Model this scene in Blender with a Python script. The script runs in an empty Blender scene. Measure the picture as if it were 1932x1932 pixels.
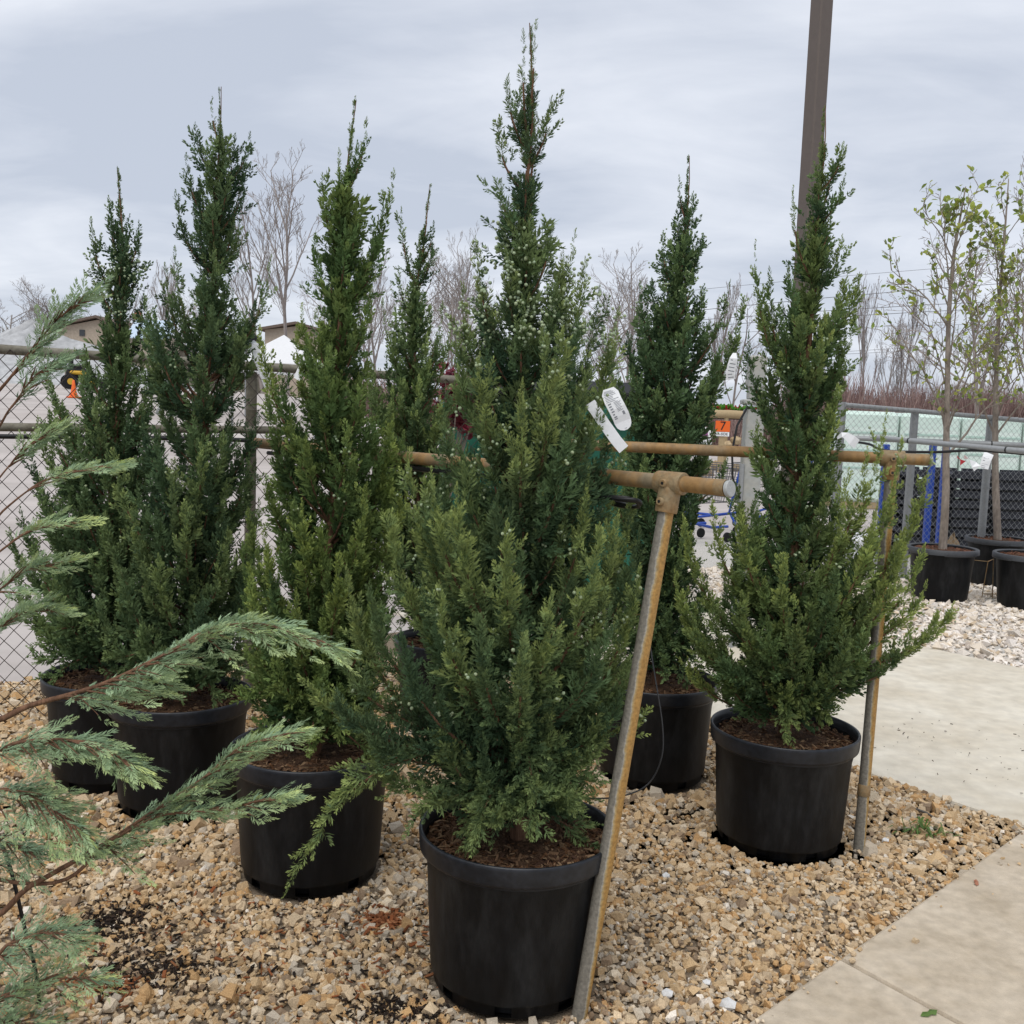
import bpy, math, random
import numpy as np
from mathutils import Vector, Matrix

# ------------------------------------------------------------------ camera, sky, sun, exposure
sc = bpy.context.scene
COL = sc.collection
CAM_H, PITCH, ROLL = 1.64, math.radians(5.8), math.radians(2.1)
cam_d = bpy.data.cameras.new('camera')
cam_d.sensor_width = 36.0
cam_d.lens = 36.0
cam_d.clip_start = 0.05
cam_d.clip_end = 3000
cam = bpy.data.objects.new('camera', cam_d)
CAM_R = Matrix.Rotation(math.pi / 2 - PITCH, 3, 'X') @ Matrix.Rotation(ROLL, 3, 'Z')
cam.matrix_world = Matrix.Translation((0, 0, CAM_H)) @ CAM_R.to_4x4()
COL.objects.link(cam)
sc.camera = cam

SUN_EL, SUN_AZ = math.radians(62), math.radians(200)      # azimuth from +Y, clockwise
world = bpy.data.worlds.new('World')
sc.world = world
world.use_nodes = True
wn, wl = world.node_tree.nodes, world.node_tree.links
wn.clear()
w_out = wn.new('ShaderNodeOutputWorld')
w_bg = wn.new('ShaderNodeBackground')
w_bg.inputs['Strength'].default_value = 0.1
sky = wn.new('ShaderNodeTexSky')
sky.sky_type = 'NISHITA'
sky.sun_disc = False
sky.sun_elevation = SUN_EL
sky.sun_rotation = SUN_AZ
tc = wn.new('ShaderNodeTexCoord')
sep = wn.new('ShaderNodeSeparateXYZ')
wl.new(tc.outputs['Generated'], sep.inputs[0])
def wmath(op, a, b=None, clamp=False):
    n = wn.new('ShaderNodeMath'); n.operation = op; n.use_clamp = clamp
    for i, v in enumerate((a, b)):
        if v is None: continue
        if isinstance(v, (int, float)): n.inputs[i].default_value = v
        else: wl.new(v, n.inputs[i])
    return n.outputs[0]
zz = wmath('ADD', wmath('MAXIMUM', sep.outputs['Z'], 0.0), 0.17)
comb = wn.new('ShaderNodeCombineXYZ')
wl.new(wmath('DIVIDE', sep.outputs['X'], zz), comb.inputs[0])
wl.new(wmath('DIVIDE', sep.outputs['Y'], zz), comb.inputs[1])
def wnoise(scale, detail, rough, dist, loc):
    m = wn.new('ShaderNodeMapping'); m.inputs['Location'].default_value = loc
    m.inputs['Scale'].default_value = (0.6, 1.0, 1.0)
    wl.new(comb.outputs[0], m.inputs[0])
    n = wn.new('ShaderNodeTexNoise')
    n.inputs['Scale'].default_value = scale; n.inputs['Detail'].default_value = detail
    n.inputs['Roughness'].default_value = rough; n.inputs['Distortion'].default_value = dist
    wl.new(m.outputs[0], n.inputs['Vector'])
    return n.outputs['Fac']
n1 = wnoise(1.0, 6, 0.52, 0.9, (2.0, 5.1, 0))
n2 = wnoise(2.8, 6, 0.58, 0.8, (7.3, 1.2, 0))
mixn = wmath('ADD', wmath('MULTIPLY', n1, 0.72), wmath('MULTIPLY', n2, 0.28))
ramp = wn.new('ShaderNodeValToRGB')
ramp.color_ramp.elements[0].position = 0.39
ramp.color_ramp.elements[0].color = (0.415, 0.452, 0.527, 1)
ramp.color_ramp.elements[1].position = 0.62
ramp.color_ramp.elements[1].color = (0.62, 0.645, 0.70, 1)
wl.new(mixn, ramp.inputs[0])
# the cloud deck is brought to the sky's own scale (world strength 0.1), with a little sky showing through
scl = wn.new('ShaderNodeVectorMath'); scl.operation = 'SCALE'
scl.inputs['Scale'].default_value = 10.0
wl.new(ramp.outputs[0], scl.inputs[0])
mixc = wn.new('ShaderNodeMix'); mixc.data_type = 'RGBA'
mixc.inputs['Factor'].default_value = 0.93
wl.new(sky.outputs[0], mixc.inputs[6])
wl.new(scl.outputs[0], mixc.inputs[7])
wl.new(mixc.outputs[2], w_bg.inputs['Color'])
wl.new(w_bg.outputs[0], w_out.inputs['Surface'])

sun_d = bpy.data.lights.new('sun', 'SUN')
sun_d.energy = 1.5
sun_d.angle = math.radians(50)
sun_d.color = (1.0, 0.96, 0.9)
sun = bpy.data.objects.new('sun', sun_d)
sdir = Vector((math.sin(SUN_AZ) * math.cos(SUN_EL), math.cos(SUN_AZ) * math.cos(SUN_EL), math.sin(SUN_EL)))
sun.rotation_euler = sdir.to_track_quat('Z', 'Y').to_euler()
sun.location = (0, 0, 12)
COL.objects.link(sun)
sc.view_settings.view_transform = 'Standard'
sc.view_settings.look = 'None'
sc.view_settings.exposure = 0.48
sc.view_settings.gamma = 1.0
sc.view_settings.use_curve_mapping = False
sc.cycles.max_bounces = 6
sc.cycles.diffuse_bounces = 3
sc.cycles.glossy_bounces = 2
sc.cycles.transmission_bounces = 3
sc.cycles.transparent_max_bounces = 4

# ------------------------------------------------------------------ helpers
def ray(px, py):
    """direction of the line of sight through a photograph point (1932 x 1932 units)"""
    return CAM_R @ Vector(((px - 966) / 1932, -(py - 966) / 1932, -1))
def P(px, py, Y):
    d = ray(px, py); k = Y / d.y
    return Vector((d.x * k, Y, CAM_H + d.z * k))
def G(px, py, z=0.0):
    d = ray(px, py); k = (z - CAM_H) / d.z
    return Vector((d.x * k, d.y * k, z))

MATS = {}
def mat(name, col, rough=0.7, spec=0.3, var=0.0, vscale=8.0, col2=None, bump=0.0, bscale=60.0, metal=0.0,
        stretch=(1, 1, 1), attr=None, transl=0.0, ramp=(0.35, 0.65), detail=6):
    if name in MATS: return MATS[name]
    m = bpy.data.materials.new(name); m.use_nodes = True
    nt = m.node_tree; N, L = nt.nodes, nt.links
    b = N['Principled BSDF']; out = N['Material Output']
    b.inputs['Roughness'].default_value = rough
    b.inputs['Specular IOR Level'].default_value = spec
    b.inputs['Metallic'].default_value = metal
    b.inputs['Base Color'].default_value = (*col, 1)
    csock = None
    t = N.new('ShaderNodeTexCoord'); mp = N.new('ShaderNodeMapping')
    mp.inputs['Scale'].default_value = stretch
    L.new(t.outputs['Object'], mp.inputs[0])
    if attr:
        a = N.new('ShaderNodeAttribute'); a.attribute_name = attr
        csock = a.outputs['Color']
    if col2 is not None:
        nz = N.new('ShaderNodeTexNoise'); nz.inputs['Scale'].default_value = vscale
        nz.inputs['Detail'].default_value = detail; nz.inputs['Roughness'].default_value = 0.65
        L.new(mp.outputs[0], nz.inputs['Vector'])
        r = N.new('ShaderNodeValToRGB')
        r.color_ramp.elements[0].position = ramp[0]; r.color_ramp.elements[0].color = (*col, 1)
        r.color_ramp.elements[1].position = ramp[1]; r.color_ramp.elements[1].color = (*col2, 1)
        L.new(nz.outputs['Fac'], r.inputs[0])
        csock = r.outputs[0]
    if var > 0:
        nz = N.new('ShaderNodeTexNoise'); nz.inputs['Scale'].default_value = vscale * 5.3
        nz.inputs['Detail'].default_value = 5
        L.new(mp.outputs[0], nz.inputs['Vector'])
        mr = N.new('ShaderNodeMapRange')
        mr.inputs['From Min'].default_value = 0.25; mr.inputs['From Max'].default_value = 0.75
        mr.inputs['To Min'].default_value = 1 - var; mr.inputs['To Max'].default_value = 1 + var
        L.new(nz.outputs['Fac'], mr.inputs['Value'])
        vm = N.new('ShaderNodeVectorMath'); vm.operation = 'SCALE'
        if csock: L.new(csock, vm.inputs[0])
        else: vm.inputs[0].default_value = col
        L.new(mr.outputs[0], vm.inputs['Scale'])
        csock = vm.outputs[0]
    if csock: L.new(csock, b.inputs['Base Color'])
    if bump > 0:
        nz = N.new('ShaderNodeTexNoise'); nz.inputs['Scale'].default_value = bscale
        nz.inputs['Detail'].default_value = 5
        L.new(mp.outputs[0], nz.inputs['Vector'])
        bp = N.new('ShaderNodeBump'); bp.inputs['Strength'].default_value = bump
        bp.inputs['Distance'].default_value = 0.01
        L.new(nz.outputs['Fac'], bp.inputs['Height'])
        L.new(bp.outputs[0], b.inputs['Normal'])
    if transl > 0:
        tr = N.new('ShaderNodeBsdfTranslucent')
        if csock: L.new(csock, tr.inputs['Color'])
        else: tr.inputs['Color'].default_value = (*col, 1)
        mx = N.new('ShaderNodeMixShader'); mx.inputs[0].default_value = transl
        L.new(b.outputs[0], mx.inputs[1]); L.new(tr.outputs[0], mx.inputs[2])
        L.new(mx.outputs[0], out.inputs['Surface'])
    MATS[name] = m
    return m

def tag(o, label=None, cat=None, group=None, kind=None):
    if label: o['label'] = label
    if cat: o['category'] = cat
    if group: o['group'] = group
    if kind: o['kind'] = kind
    return o
def empty(name, loc=(0, 0, 0), rz=0.0):
    o = bpy.data.objects.new(name, None); COL.objects.link(o)
    o.location = loc; o.rotation_euler = (0, 0, rz)
    o.empty_display_size = 0.1
    return o
def link(name, me, parent=None, loc=None):
    o = bpy.data.objects.new(name, me); COL.objects.link(o)
    if parent is not None:
        o.parent = parent
    if loc is not None: o.location = loc
    return o
def mesh_np(name, V, F, m, col=None, smooth=False):
    """a triangle mesh straight from numpy arrays"""
    V = np.asarray(V, np.float32); F = np.asarray(F, np.int32)
    me = bpy.data.meshes.new(name)
    me.vertices.add(len(V)); me.vertices.foreach_set('co', V.ravel())
    me.loops.add(F.size); me.loops.foreach_set('vertex_index', F.ravel())
    me.polygons.add(len(F))
    me.polygons.foreach_set('loop_start', np.arange(0, F.size, 3, dtype=np.int32))
    me.polygons.foreach_set('loop_total', np.full(len(F), 3, np.int32))
    me.polygons.foreach_set('use_smooth', np.full(len(F), smooth, bool))
    if col is not None:
        a = me.attributes.new('tint', 'FLOAT_COLOR', 'POINT')
        c = np.ones((len(V), 4), np.float32); c[:, :3] = col
        a.data.foreach_set('color', c.ravel())
    me.update(calc_edges=True)
    me.materials.append(m)
    return me

class MB:
    """collects simple shapes into one mesh"""
    def __init__(s): s.v, s.f, s.sm = [], [], []
    def add(s, V, F, smooth=False):
        o = len(s.v)
        s.v += [tuple(p) for p in V]
        s.f += [tuple(i + o for i in f) for f in F]
        s.sm += [smooth] * len(F)
        return s
    def box(s, c, size, M=None, bev=0.0):
        x, y, z = (k / 2 for k in size)
        if bev > 0:
            b = bev
            V, F = [], []
            pts = [(-x + b, -y), (x - b, -y), (x, -y + b), (x, y - b), (x - b, y), (-x + b, y), (-x, y - b), (-x, -y + b)]
            ins = [(px * (1 - b / x), py * (1 - b / y)) for px, py in pts]
            for zz_, ring in ((-z, ins), (-z + b, pts), (z - b, pts), (z, ins)):
                V += [(p[0], p[1], zz_) for p in ring]
            F.append(tuple(range(7, -1, -1))); F.append(tuple(range(24, 32)))
            for k in range(3):
                for i in range(8):
                    j = (i + 1) % 8
                    F.append((k * 8 + i, k * 8 + j, k * 8 + 8 + j, k * 8 + 8 + i))
        else:
            V = [(-x, -y, -z), (x, -y, -z), (x, y, -z), (-x, y, -z), (-x, -y, z), (x, -y, z), (x, y, z), (-x, y, z)]
            F = [(3, 2, 1, 0), (4, 5, 6, 7), (0, 1, 5, 4), (1, 2, 6, 5), (2, 3, 7, 6), (3, 0, 4, 7)]
        V = [Vector(p) for p in V]
        if M is not None: V = [M @ p for p in V]
        c = Vector(c)
        return s.add([p + c for p in V], F)
    def tube(s, pts, r, n=8, caps=True, smooth=True):
        pts = [Vector(p) for p in pts]
        rs = r if isinstance(r, (list, tuple)) else [r] * len(pts)
        V, F = [], []
        up = None
        for i, p in enumerate(pts):
            a = pts[max(i - 1, 0)]; b = pts[min(i + 1, len(pts) - 1)]
            t = (b - a).normalized()
            if up is None:
                up = Vector((0, 0, 1)) if abs(t.z) < 0.9 else Vector((1, 0, 0))
            u = (up - t * up.dot(t)).normalized(); w = t.cross(u); up = u
            for k in range(n):
                an = 2 * math.pi * k / n
                V.append(p + (u * math.cos(an) + w * math.sin(an)) * rs[i])
        for i in range(len(pts) - 1):
            for k in range(n):
                j = (k + 1) % n
                F.append((i * n + k, i * n + j, i * n + n + j, i * n + n + k))
        s.add(V, F, smooth)
        if caps:
            s.add(V[:n], [tuple(range(n - 1, -1, -1))]); s.add(V[-n:], [tuple(range(n))])
        return s
    def lathe(s, prof, n=48, c=(0, 0, 0), smooth=True, skip=None):
        V, F = [], []
        for r, z in prof:
            for k in range(n):
                a = 2 * math.pi * k / n
                V.append((c[0] + r * math.cos(a), c[1] + r * math.sin(a), c[2] + z))
        for i in range(len(prof) - 1):
            for k in range(n):
                if skip and skip(i, k): continue
                j = (k + 1) % n
                F.append((i * n + k, i * n + j, i * n + n + j, i * n + n + k))
        return s.add(V, F, smooth)
    def prism(s, poly, z0, z1):
        n = len(poly)
        V = [(p[0], p[1], z0) for p in poly] + [(p[0], p[1], z1) for p in poly]
        F = [tuple(range(n - 1, -1, -1)), tuple(range(n, 2 * n))]
        for i in range(n):
            j = (i + 1) % n
            F.append((i, j, n + j, n + i))
        return s.add(V, F)
    def mesh(s, name, m):
        me = bpy.data.meshes.new(name)
        me.from_pydata([tuple(p) for p in s.v], [], s.f)
        me.polygons.foreach_set('use_smooth', s.sm)
        me.update(); me.materials.append(m)
        return me
    def build(s, name, m, parent=None, loc=None):
        return link(name, s.mesh(name, m), parent, loc)

def nrm(a): return a / np.maximum(np.linalg.norm(a, axis=-1, keepdims=True), 1e-9)
def place(proto, O, X, Zup, S):
    """copies of a small mesh: origins O, forward axes X, rough up vectors, scales S -> V, F"""
    pv, pf = proto
    X = nrm(X); Y = nrm(np.cross(Zup, X)); Z = np.cross(X, Y)
    S = np.broadcast_to(np.asarray(S, float).reshape(-1, 1) if np.ndim(S) < 2 else S, (len(O), 3))
    V = (O[:, None, :] + (pv[None, :, 0, None] * S[:, None, 0:1]) * X[:, None, :]
         + (pv[None, :, 1, None] * S[:, None, 1:2]) * Y[:, None, :]
         + (pv[None, :, 2, None] * S[:, None, 2:3]) * Z[:, None, :])
    F = pf[None, :, :] + (np.arange(len(O)) * len(pv))[:, None, None]
    return V.reshape(-1, 3), F.reshape(-1, 3)
def merge(parts):
    Vs, Fs, Cs, o = [], [], [], 0
    for V, F, C in parts:
        Vs.append(V); Fs.append(F + o); Cs.append(C); o += len(V)
    return np.concatenate(Vs), np.concatenate(Fs), np.concatenate(Cs)
def inpoly(pts, poly):
    x, y = pts[:, 0], pts[:, 1]; ins = np.zeros(len(pts), bool); n = len(poly); j = n - 1
    for i in range(n):
        xi, yi = poly[i][0], poly[i][1]; xj, yj = poly[j][0], poly[j][1]
        c = ((yi > y) != (yj > y)) & (x < (xj - xi) * (y - yi) / (yj - yi + 1e-12) + xi)
        ins ^= c; j = i
    return ins

# ------------------------------------------------------------------ materials
M_bark = mat('juniper_bark', (0.10, 0.055, 0.035), 0.9, 0.1, 0.3, 14, col2=(0.21, 0.115, 0.07), bump=0.6, bscale=50, stretch=(3, 3, 0.5))
M_fol = mat('juniper_foliage', (0.06, 0.1, 0.05), 0.7, 0.12, attr='tint', transl=0.2)
M_berry = mat('juniper_berry', (0.25, 0.33, 0.21), 0.55, 0.3, 0.35, 40, col2=(0.34, 0.39, 0.22))
M_pot = mat('black_pot_plastic', (0.005, 0.0055, 0.0065), 0.5, 0.22, 0.5, 5, col2=(0.030, 0.031, 0.032), stretch=(1.4, 1.4, 0.45), bump=0.05, bscale=160, ramp=(0.46, 0.80))
M_rim = mat('pot_rim_plastic', (0.008, 0.010, 0.014), 0.38, 0.38, 0.4, 9, col2=(0.018, 0.020, 0.025), bump=0.03, bscale=100)
M_mulch = mat('bark_mulch', (0.035, 0.02, 0.013), 0.95, 0.1, 0.5, 30, col2=(0.12, 0.07, 0.042), bump=1.0, bscale=120)
M_chip = mat('bark_chip', (0.1, 0.06, 0.04), 0.9, 0.1, attr='tint')
M_stone = mat('gravel_stone', (0.4, 0.35, 0.28), 0.85, 0.2, 0.22, 45, attr='tint', bump=0.35, bscale=150)
M_rust = mat('rusty_galvanised_pipe', (0.285, 0.165, 0.062), 0.6, 0.35, 0.25, 6, col2=(0.225, 0.18, 0.115), stretch=(1.6, 1.6, 0.8), bump=0.12, bscale=220, ramp=(0.44, 0.66))
M_tee = mat('rusty_fitting', (0.27, 0.15, 0.055), 0.6, 0.3, 0.25, 16, col2=(0.25, 0.20, 0.12), bump=0.15, bscale=200)
M_galv = mat('galvanised_steel', (0.30, 0.31, 0.315), 0.5, 0.4, 0.12, 9, metal=0.25, bump=0.05, bscale=120)
M_olive = mat('weathered_pipe', (0.12, 0.105, 0.075), 0.65, 0.3, 0.25, 10, col2=(0.20, 0.185, 0.145), stretch=(1, 1, 1), bump=0.1, bscale=150)
M_wire = mat('rusty_fence_wire', (0.065, 0.05, 0.042), 0.7, 0.3, 0.3, 12)
M_wireg = mat('galvanised_wire', (0.33, 0.34, 0.335), 0.5, 0.4, metal=0.3)
M_tubing = mat('black_tubing', (0.012, 0.012, 0.013), 0.45, 0.4)
M_paper = mat('white_tag', (0.80, 0.81, 0.82), 0.6, 0.3, 0.04, 30)
M_ink = mat('grey_ink', (0.25, 0.26, 0.28), 0.8, 0.1)

# ------------------------------------------------------------------ ground
# path and bed outlines on the ground, from their places in the photograph
e1a, e1b = G(1430, 1932), G(1932, 1576)
u1 = (e1b - e1a).normalized()
u1n = Vector((u1.y, -u1.x, 0))                    # to the right of the front walk's edge
p2a, p2b = G(1622, 1456), G(1932, 1562)           # near edge of the second walk
u2 = (p2b - p2a).normalized()
u2n = Vector((-u2.y, u2.x, 0))
p2c = G(1720, 1217)
w2 = (p2c - p2a).dot(u2n)

def smooth01(x): x = np.clip(x, 0, 1); return x * x * (3 - 2 * x)
def lot_z(x, y):
    """the yard beyond the fence climbs gently towards its left side"""
    az = x / np.maximum(y, 1.0)
    left = smooth01((-0.05 - az) / 0.2)
    return -0.012 + left * 1.95 * smooth01((y - 8) / 42.0) + left * 0.004 * np.maximum(y - 50, 0)
M_lot = mat('lot_ground', (0.36, 0.32, 0.295), 0.95, 0.1, 0.15, 0.12, col2=(0.52, 0.48, 0.455), stretch=(0.5, 2.2, 1), bump=0.25, bscale=25, ramp=(0.3, 0.7), detail=10)
ys = np.concatenate([np.linspace(-6, 12, 19), np.geomspace(13, 1500, 42)])
xr = np.concatenate([-np.geomspace(0.02, 3, 24)[::-1], [0], np.geomspace(0.02, 3, 24)])
XX = np.outer(np.maximum(ys, 8.0), xr); YY = np.repeat(ys[:, None], len(xr), 1)
ZZ = lot_z(XX, YY)
nx = len(xr); gi = np.arange((len(ys) - 1) * nx).reshape(len(ys) - 1, nx)[:, :-1].ravel()
GF = np.concatenate([np.stack([gi, gi + 1, gi + nx + 1], 1), np.stack([gi, gi + nx + 1, gi + nx], 1)])
tag(link('ground', mesh_np('ground', np.stack([XX.ravel(), YY.ravel(), ZZ.ravel()], 1), GF, M_lot, smooth=True)), kind='structure')

M_bedsoil = mat('gravel_bed_soil', (0.17, 0.13, 0.095), 0.95, 0.1, 0.4, 60, col2=(0.26, 0.21, 0.15), bump=0.9, bscale=90)
bed_far_l, bed_far_r = P(-300, 1100, 4.75), P(960, 1100, 6.2)
bed = [(-4.5, 0.3), tuple(e1a.xy - u1.xy * 3.5), tuple(e1b.xy + u1.xy * 0.7), tuple(p2b.xy + u2.xy * 0.6),
       tuple(p2a.xy - u2.xy * 3.6), (bed_far_l.x - 2.0, bed_far_l.y - 1.2)]
bm_ = MB(); bm_.prism(bed, -0.02, -0.004)
tag(bm_.build('gravel_bed', M_bedsoil), kind='structure')

M_conc1 = mat('buff_concrete', (0.43, 0.355, 0.26), 0.88, 0.2, 0.16, 5, col2=(0.58, 0.50, 0.395), bump=0.35, bscale=260, ramp=(0.3, 0.7), detail=14)
M_conc2 = mat('pale_concrete', (0.52, 0.46, 0.36), 0.88, 0.2, 0.12, 2.2, col2=(0.68, 0.635, 0.54), bump=0.25, bscale=160, ramp=(0.3, 0.7), detail=14)
def slab(parent, q, m, top, nm='slab', drop=0.13):
    """one cast slab with a worn rounded arris; q = corners in order"""
    c = Vector((sum(p.x for p in q) / 4, sum(p.y for p in q) / 4, 0))
    V, F = [], []
    for ins, z in ((0, top - drop), (0, top - 0.012), (0.006, top - 0.003), (0.016, top)):
        for p in q:
            d = Vector((c.x - p.x, c.y - p.y, 0)).normalized()
            V.append((p.x + d.x * ins, p.y + d.y * ins, z))
    for k in range(3):
        for i in range(4):
            j = (i + 1) % 4
            F.append((k * 4 + i, k * 4 + j, k * 4 + 4 + j, k * 4 + 4 + i))
    F.append((12, 13, 14, 15))
    b = MB(); b.add(V, F); return b.build(nm, m, parent)
walk = empty('front_walk', (0, 0, 0)); tag(walk, kind='structure')
jt = G(1587, 1824); s_j = (jt - e1a).dot(u1)
jd = (G(1770, 1925) - jt); jd.normalize()
def wpt(s, w): return e1a + u1 * s + jd * w
W1 = 1.6; TOPW = 0.028
for s0, s1 in ((s_j - 2.9, s_j - 1.455), (s_j - 1.445, s_j - 0.006), (s_j + 0.006, s_j + 1.5), (s_j + 1.512, s_j + 2.95)):
    slab(walk, [wpt(s0, 0), wpt(s0, W1), wpt(s1, W1), wpt(s1, 0)], M_conc1, TOPW)
walk2 = empty('cross_walk', (0, 0, 0)); tag(walk2, kind='structure')
s_c = (p2b - p2a).dot(u2)
for s0, s1 in ((-4.2, -2.106), (-2.094, s_c + 0.55), (s_c + 0.562, s_c + 3.2)):
    slab(walk2, [p2a + u2 * s0, p2a + u2 * s1, p2a + u2 * s1 + u2n * w2, p2a + u2 * s0 + u2n * w2], M_conc2, 0.012)

# ------------------------------------------------------------------ places of the pots and trees
POT_H, POT_R = 0.45, 0.28
pots = {}
for k, (px, py) in dict(T1=(212, 1272), T2=(341, 1310), T3=(590, 1408), T5=(977, 1562), T6=(1237, 1281), T7=(1480, 1374)).items():
    pots[k] = G(px, py, POT_H)
pots['T4'] = P(850, 1150, 5.15); pots['T4'].z = POT_H

rng = np.random.default_rng(7)
# ------------------------------------------------------------------ gravel
def ico(seed, jit=0.22):
    r = np.random.default_rng(seed); t = (1 + 5 ** .5) / 2
    v = np.array([(-1, t, 0), (1, t, 0), (-1, -t, 0), (1, -t, 0), (0, -1, t), (0, 1, t), (0, -1, -t), (0, 1, -t), (t, 0, -1), (t, 0, 1), (-t, 0, -1), (-t, 0, 1)], float)
    v /= np.linalg.norm(v[0])
    v *= 1 + r.uniform(-jit, jit, (12, 1)); v += r.normal(0, jit * 0.45, (12, 3))
    f = np.array([(0, 11, 5), (0, 5, 1), (0, 1, 7), (0, 7, 10), (0, 10, 11), (1, 5, 9), (5, 11, 4), (11, 10, 2), (10, 7, 6), (7, 1, 8), (3, 9, 4), (3, 4, 2), (3, 2, 6), (3, 6, 8), (3, 8, 9), (4, 9, 5), (2, 4, 11), (6, 2, 10), (8, 6, 7), (9, 8, 1)])
    return v, f
def octa(seed):
    r = np.random.default_rng(seed)
    v = np.array([(1, 0, 0), (-1, 0, 0), (0, 1, 0), (0, -1, 0), (0, 0, 1), (0, 0, -1)], float)
    v *= 1 + r.uniform(-.25, .25, (6, 1)); v += r.normal(0, .12, (6, 3))
    f = np.array([(0, 2, 4), (2, 1, 4), (1, 3, 4), (3, 0, 4), (2, 0, 5), (1, 2, 5), (3, 1, 5), (0, 3, 5)])
    return v * 1.15, f
def scatter(poly, dens, ymin, ymax, r, cull=True):
    xs = [p[0] for p in poly]
    pts = []
    x0, x1 = min(xs), max(xs)
    n = int((x1 - x0) * (ymax - ymin) * dens)
    p = np.stack([r.uniform(x0, x1, n), r.uniform(ymin, ymax, n)], 1)
    k = inpoly(p, poly)
    if cull:                                    # only ground within reach of a camera near this spot
        k &= (np.abs(p[:, 0]) < 0.54 * p[:, 1] + 0.30)
    return p[k]
PAL = np.array([(0.46, 0.345, 0.20), (0.55, 0.455, 0.315), (0.42, 0.385, 0.32), (0.44, 0.285, 0.13), (0.60, 0.535, 0.42), (0.25, 0.185, 0.12), (0.48, 0.39, 0.265), (0.70, 0.68, 0.63)])
PW_TAN = np.array([.30, .18, .07, .15, .08, .07, .14, .01]); PW_GREY = np.array([.10, .14, .34, .03, .12, .14, .11, .02])
pot_list = list(pots.values())
def stones(P2, rad, protos, wts, r, zlift=0.004):
    parts = []
    ids = r.integers(0, len(protos), len(P2))
    for k, pr in enumerate(protos):
        q = P2[ids == k]; n = len(q)
        if not n: continue
        S = (rad * np.exp(r.normal(0, 0.38, n)))[:, None] * np.stack([r.uniform(.9, 1.35, n), r.uniform(.75, 1.05, n), r.uniform(.5, .85, n)], 1)
        O = np.column_stack([q, S[:, 2] * 0.35 + zlift + r.uniform(-0.004, 0.006, n)])
        X = r.normal(0, 1, (n, 3)); X[:, 2] *= 0.35
        up = np.tile([0., 0, 1], (n, 1)) + r.normal(0, .35, (n, 3))
        V, F = place(pr, O, X, up, S)
        w = wts(q) if callable(wts) else np.tile(wts, (n, 1))
        c = (w.cumsum(1) < r.random((n, 1)) * w.sum(1, keepdims=True)).sum(1)
        C = PAL[np.clip(c, 0, len(PAL) - 1)] * np.array([1.06, .98, .90]) * r.uniform(.88, 1.2, (n, 1)) * .95 + .025 * (1 + r.normal(0, .012, (n, 3)))
        parts.append((V, F, np.repeat(C, len(pr[0]), 0)))
    return parts
gA, gB = G(800, 1700), G(1050, 1850)
def wt_mix(q):
    g = np.exp(-((q[:, 0] - gA.x) ** 2 + (q[:, 1] - gA.y) ** 2) / 0.10) + np.exp(-((q[:, 0] - gB.x) ** 2 + (q[:, 1] - gB.y) ** 2) / 0.10)
    g = np.clip(g * 0.9 + 0.08, 0, 1)[:, None]
    return PW_TAN * (1 - g) + PW_GREY * g
def clear_of_pots(q, rr=0.243):
    k = np.ones(len(q), bool)
    for c in pot_list: k &= (q[:, 0] - c.x) ** 2 + (q[:, 1] - c.y) ** 2 > rr * rr
    return k
def crushed(seed):
    r = np.random.default_rng(seed)
    v = np.array([(-1, -1, -1), (1, -1, -1), (1, 1, -1), (-1, 1, -1), (-1, -1, 1), (1, -1, 1), (1, 1, 1), (-1, 1, 1)], float) * .74
    v *= r.uniform(.62, 1.12, (8, 1)); v += r.normal(0, .15, (8, 3)); v[4:, :2] *= r.uniform(.55, .95)
    f = np.array([(0, 2, 1), (0, 3, 2), (4, 5, 6), (4, 6, 7), (0, 1, 5), (0, 5, 4), (1, 2, 6), (1, 6, 5), (2, 3, 7), (2, 7, 6), (3, 0, 4), (3, 4, 7)])
    return v * 1.12, f
icos = [crushed(s) for s in range(8)] + [ico(s) for s in range(2)]; octs = [octa(s) for s in range(5)]; cubs = [crushed(30 + s) for s in range(6)]
near = scatter(bed, 5300, 1.9, 3.7, rng); near = near[clear_of_pots(near)]
mid = scatter(bed, 3300, 3.7, 4.7, rng); mid = mid[clear_of_pots(mid)]
mid2 = scatter(bed, 2300, 4.7, 6.5, rng); mid2 = mid2[clear_of_pots(mid2)]
parts = stones(near, 0.0088, icos, wt_mix, rng) + stones(mid, 0.0112, cubs, wt_mix, rng) + stones(mid2, 0.0135, octs, wt_mix, rng)
V, F, C = merge(parts)
tag(link('gravel', mesh_np('gravel', V, F, M_stone, C)), label='tan crushed stone gravel spread under the potted junipers', cat='gravel', kind='stuff')
stray = np.array([(e1a + u1 * rng.uniform(-.2, 2.0) + jd * abs(rng.normal(0, .05)) + u1 * 0).xy for _ in range(46)])
V, F, C = merge(stones(stray, 0.0062, icos, PW_TAN, rng, zlift=TOPW))
tag(link('stray_stones', mesh_np('stray_stones', V, F, M_stone, C)), label='stray gravel stones kicked onto the edge of the front walk', cat='gravel', kind='stuff')
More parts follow.
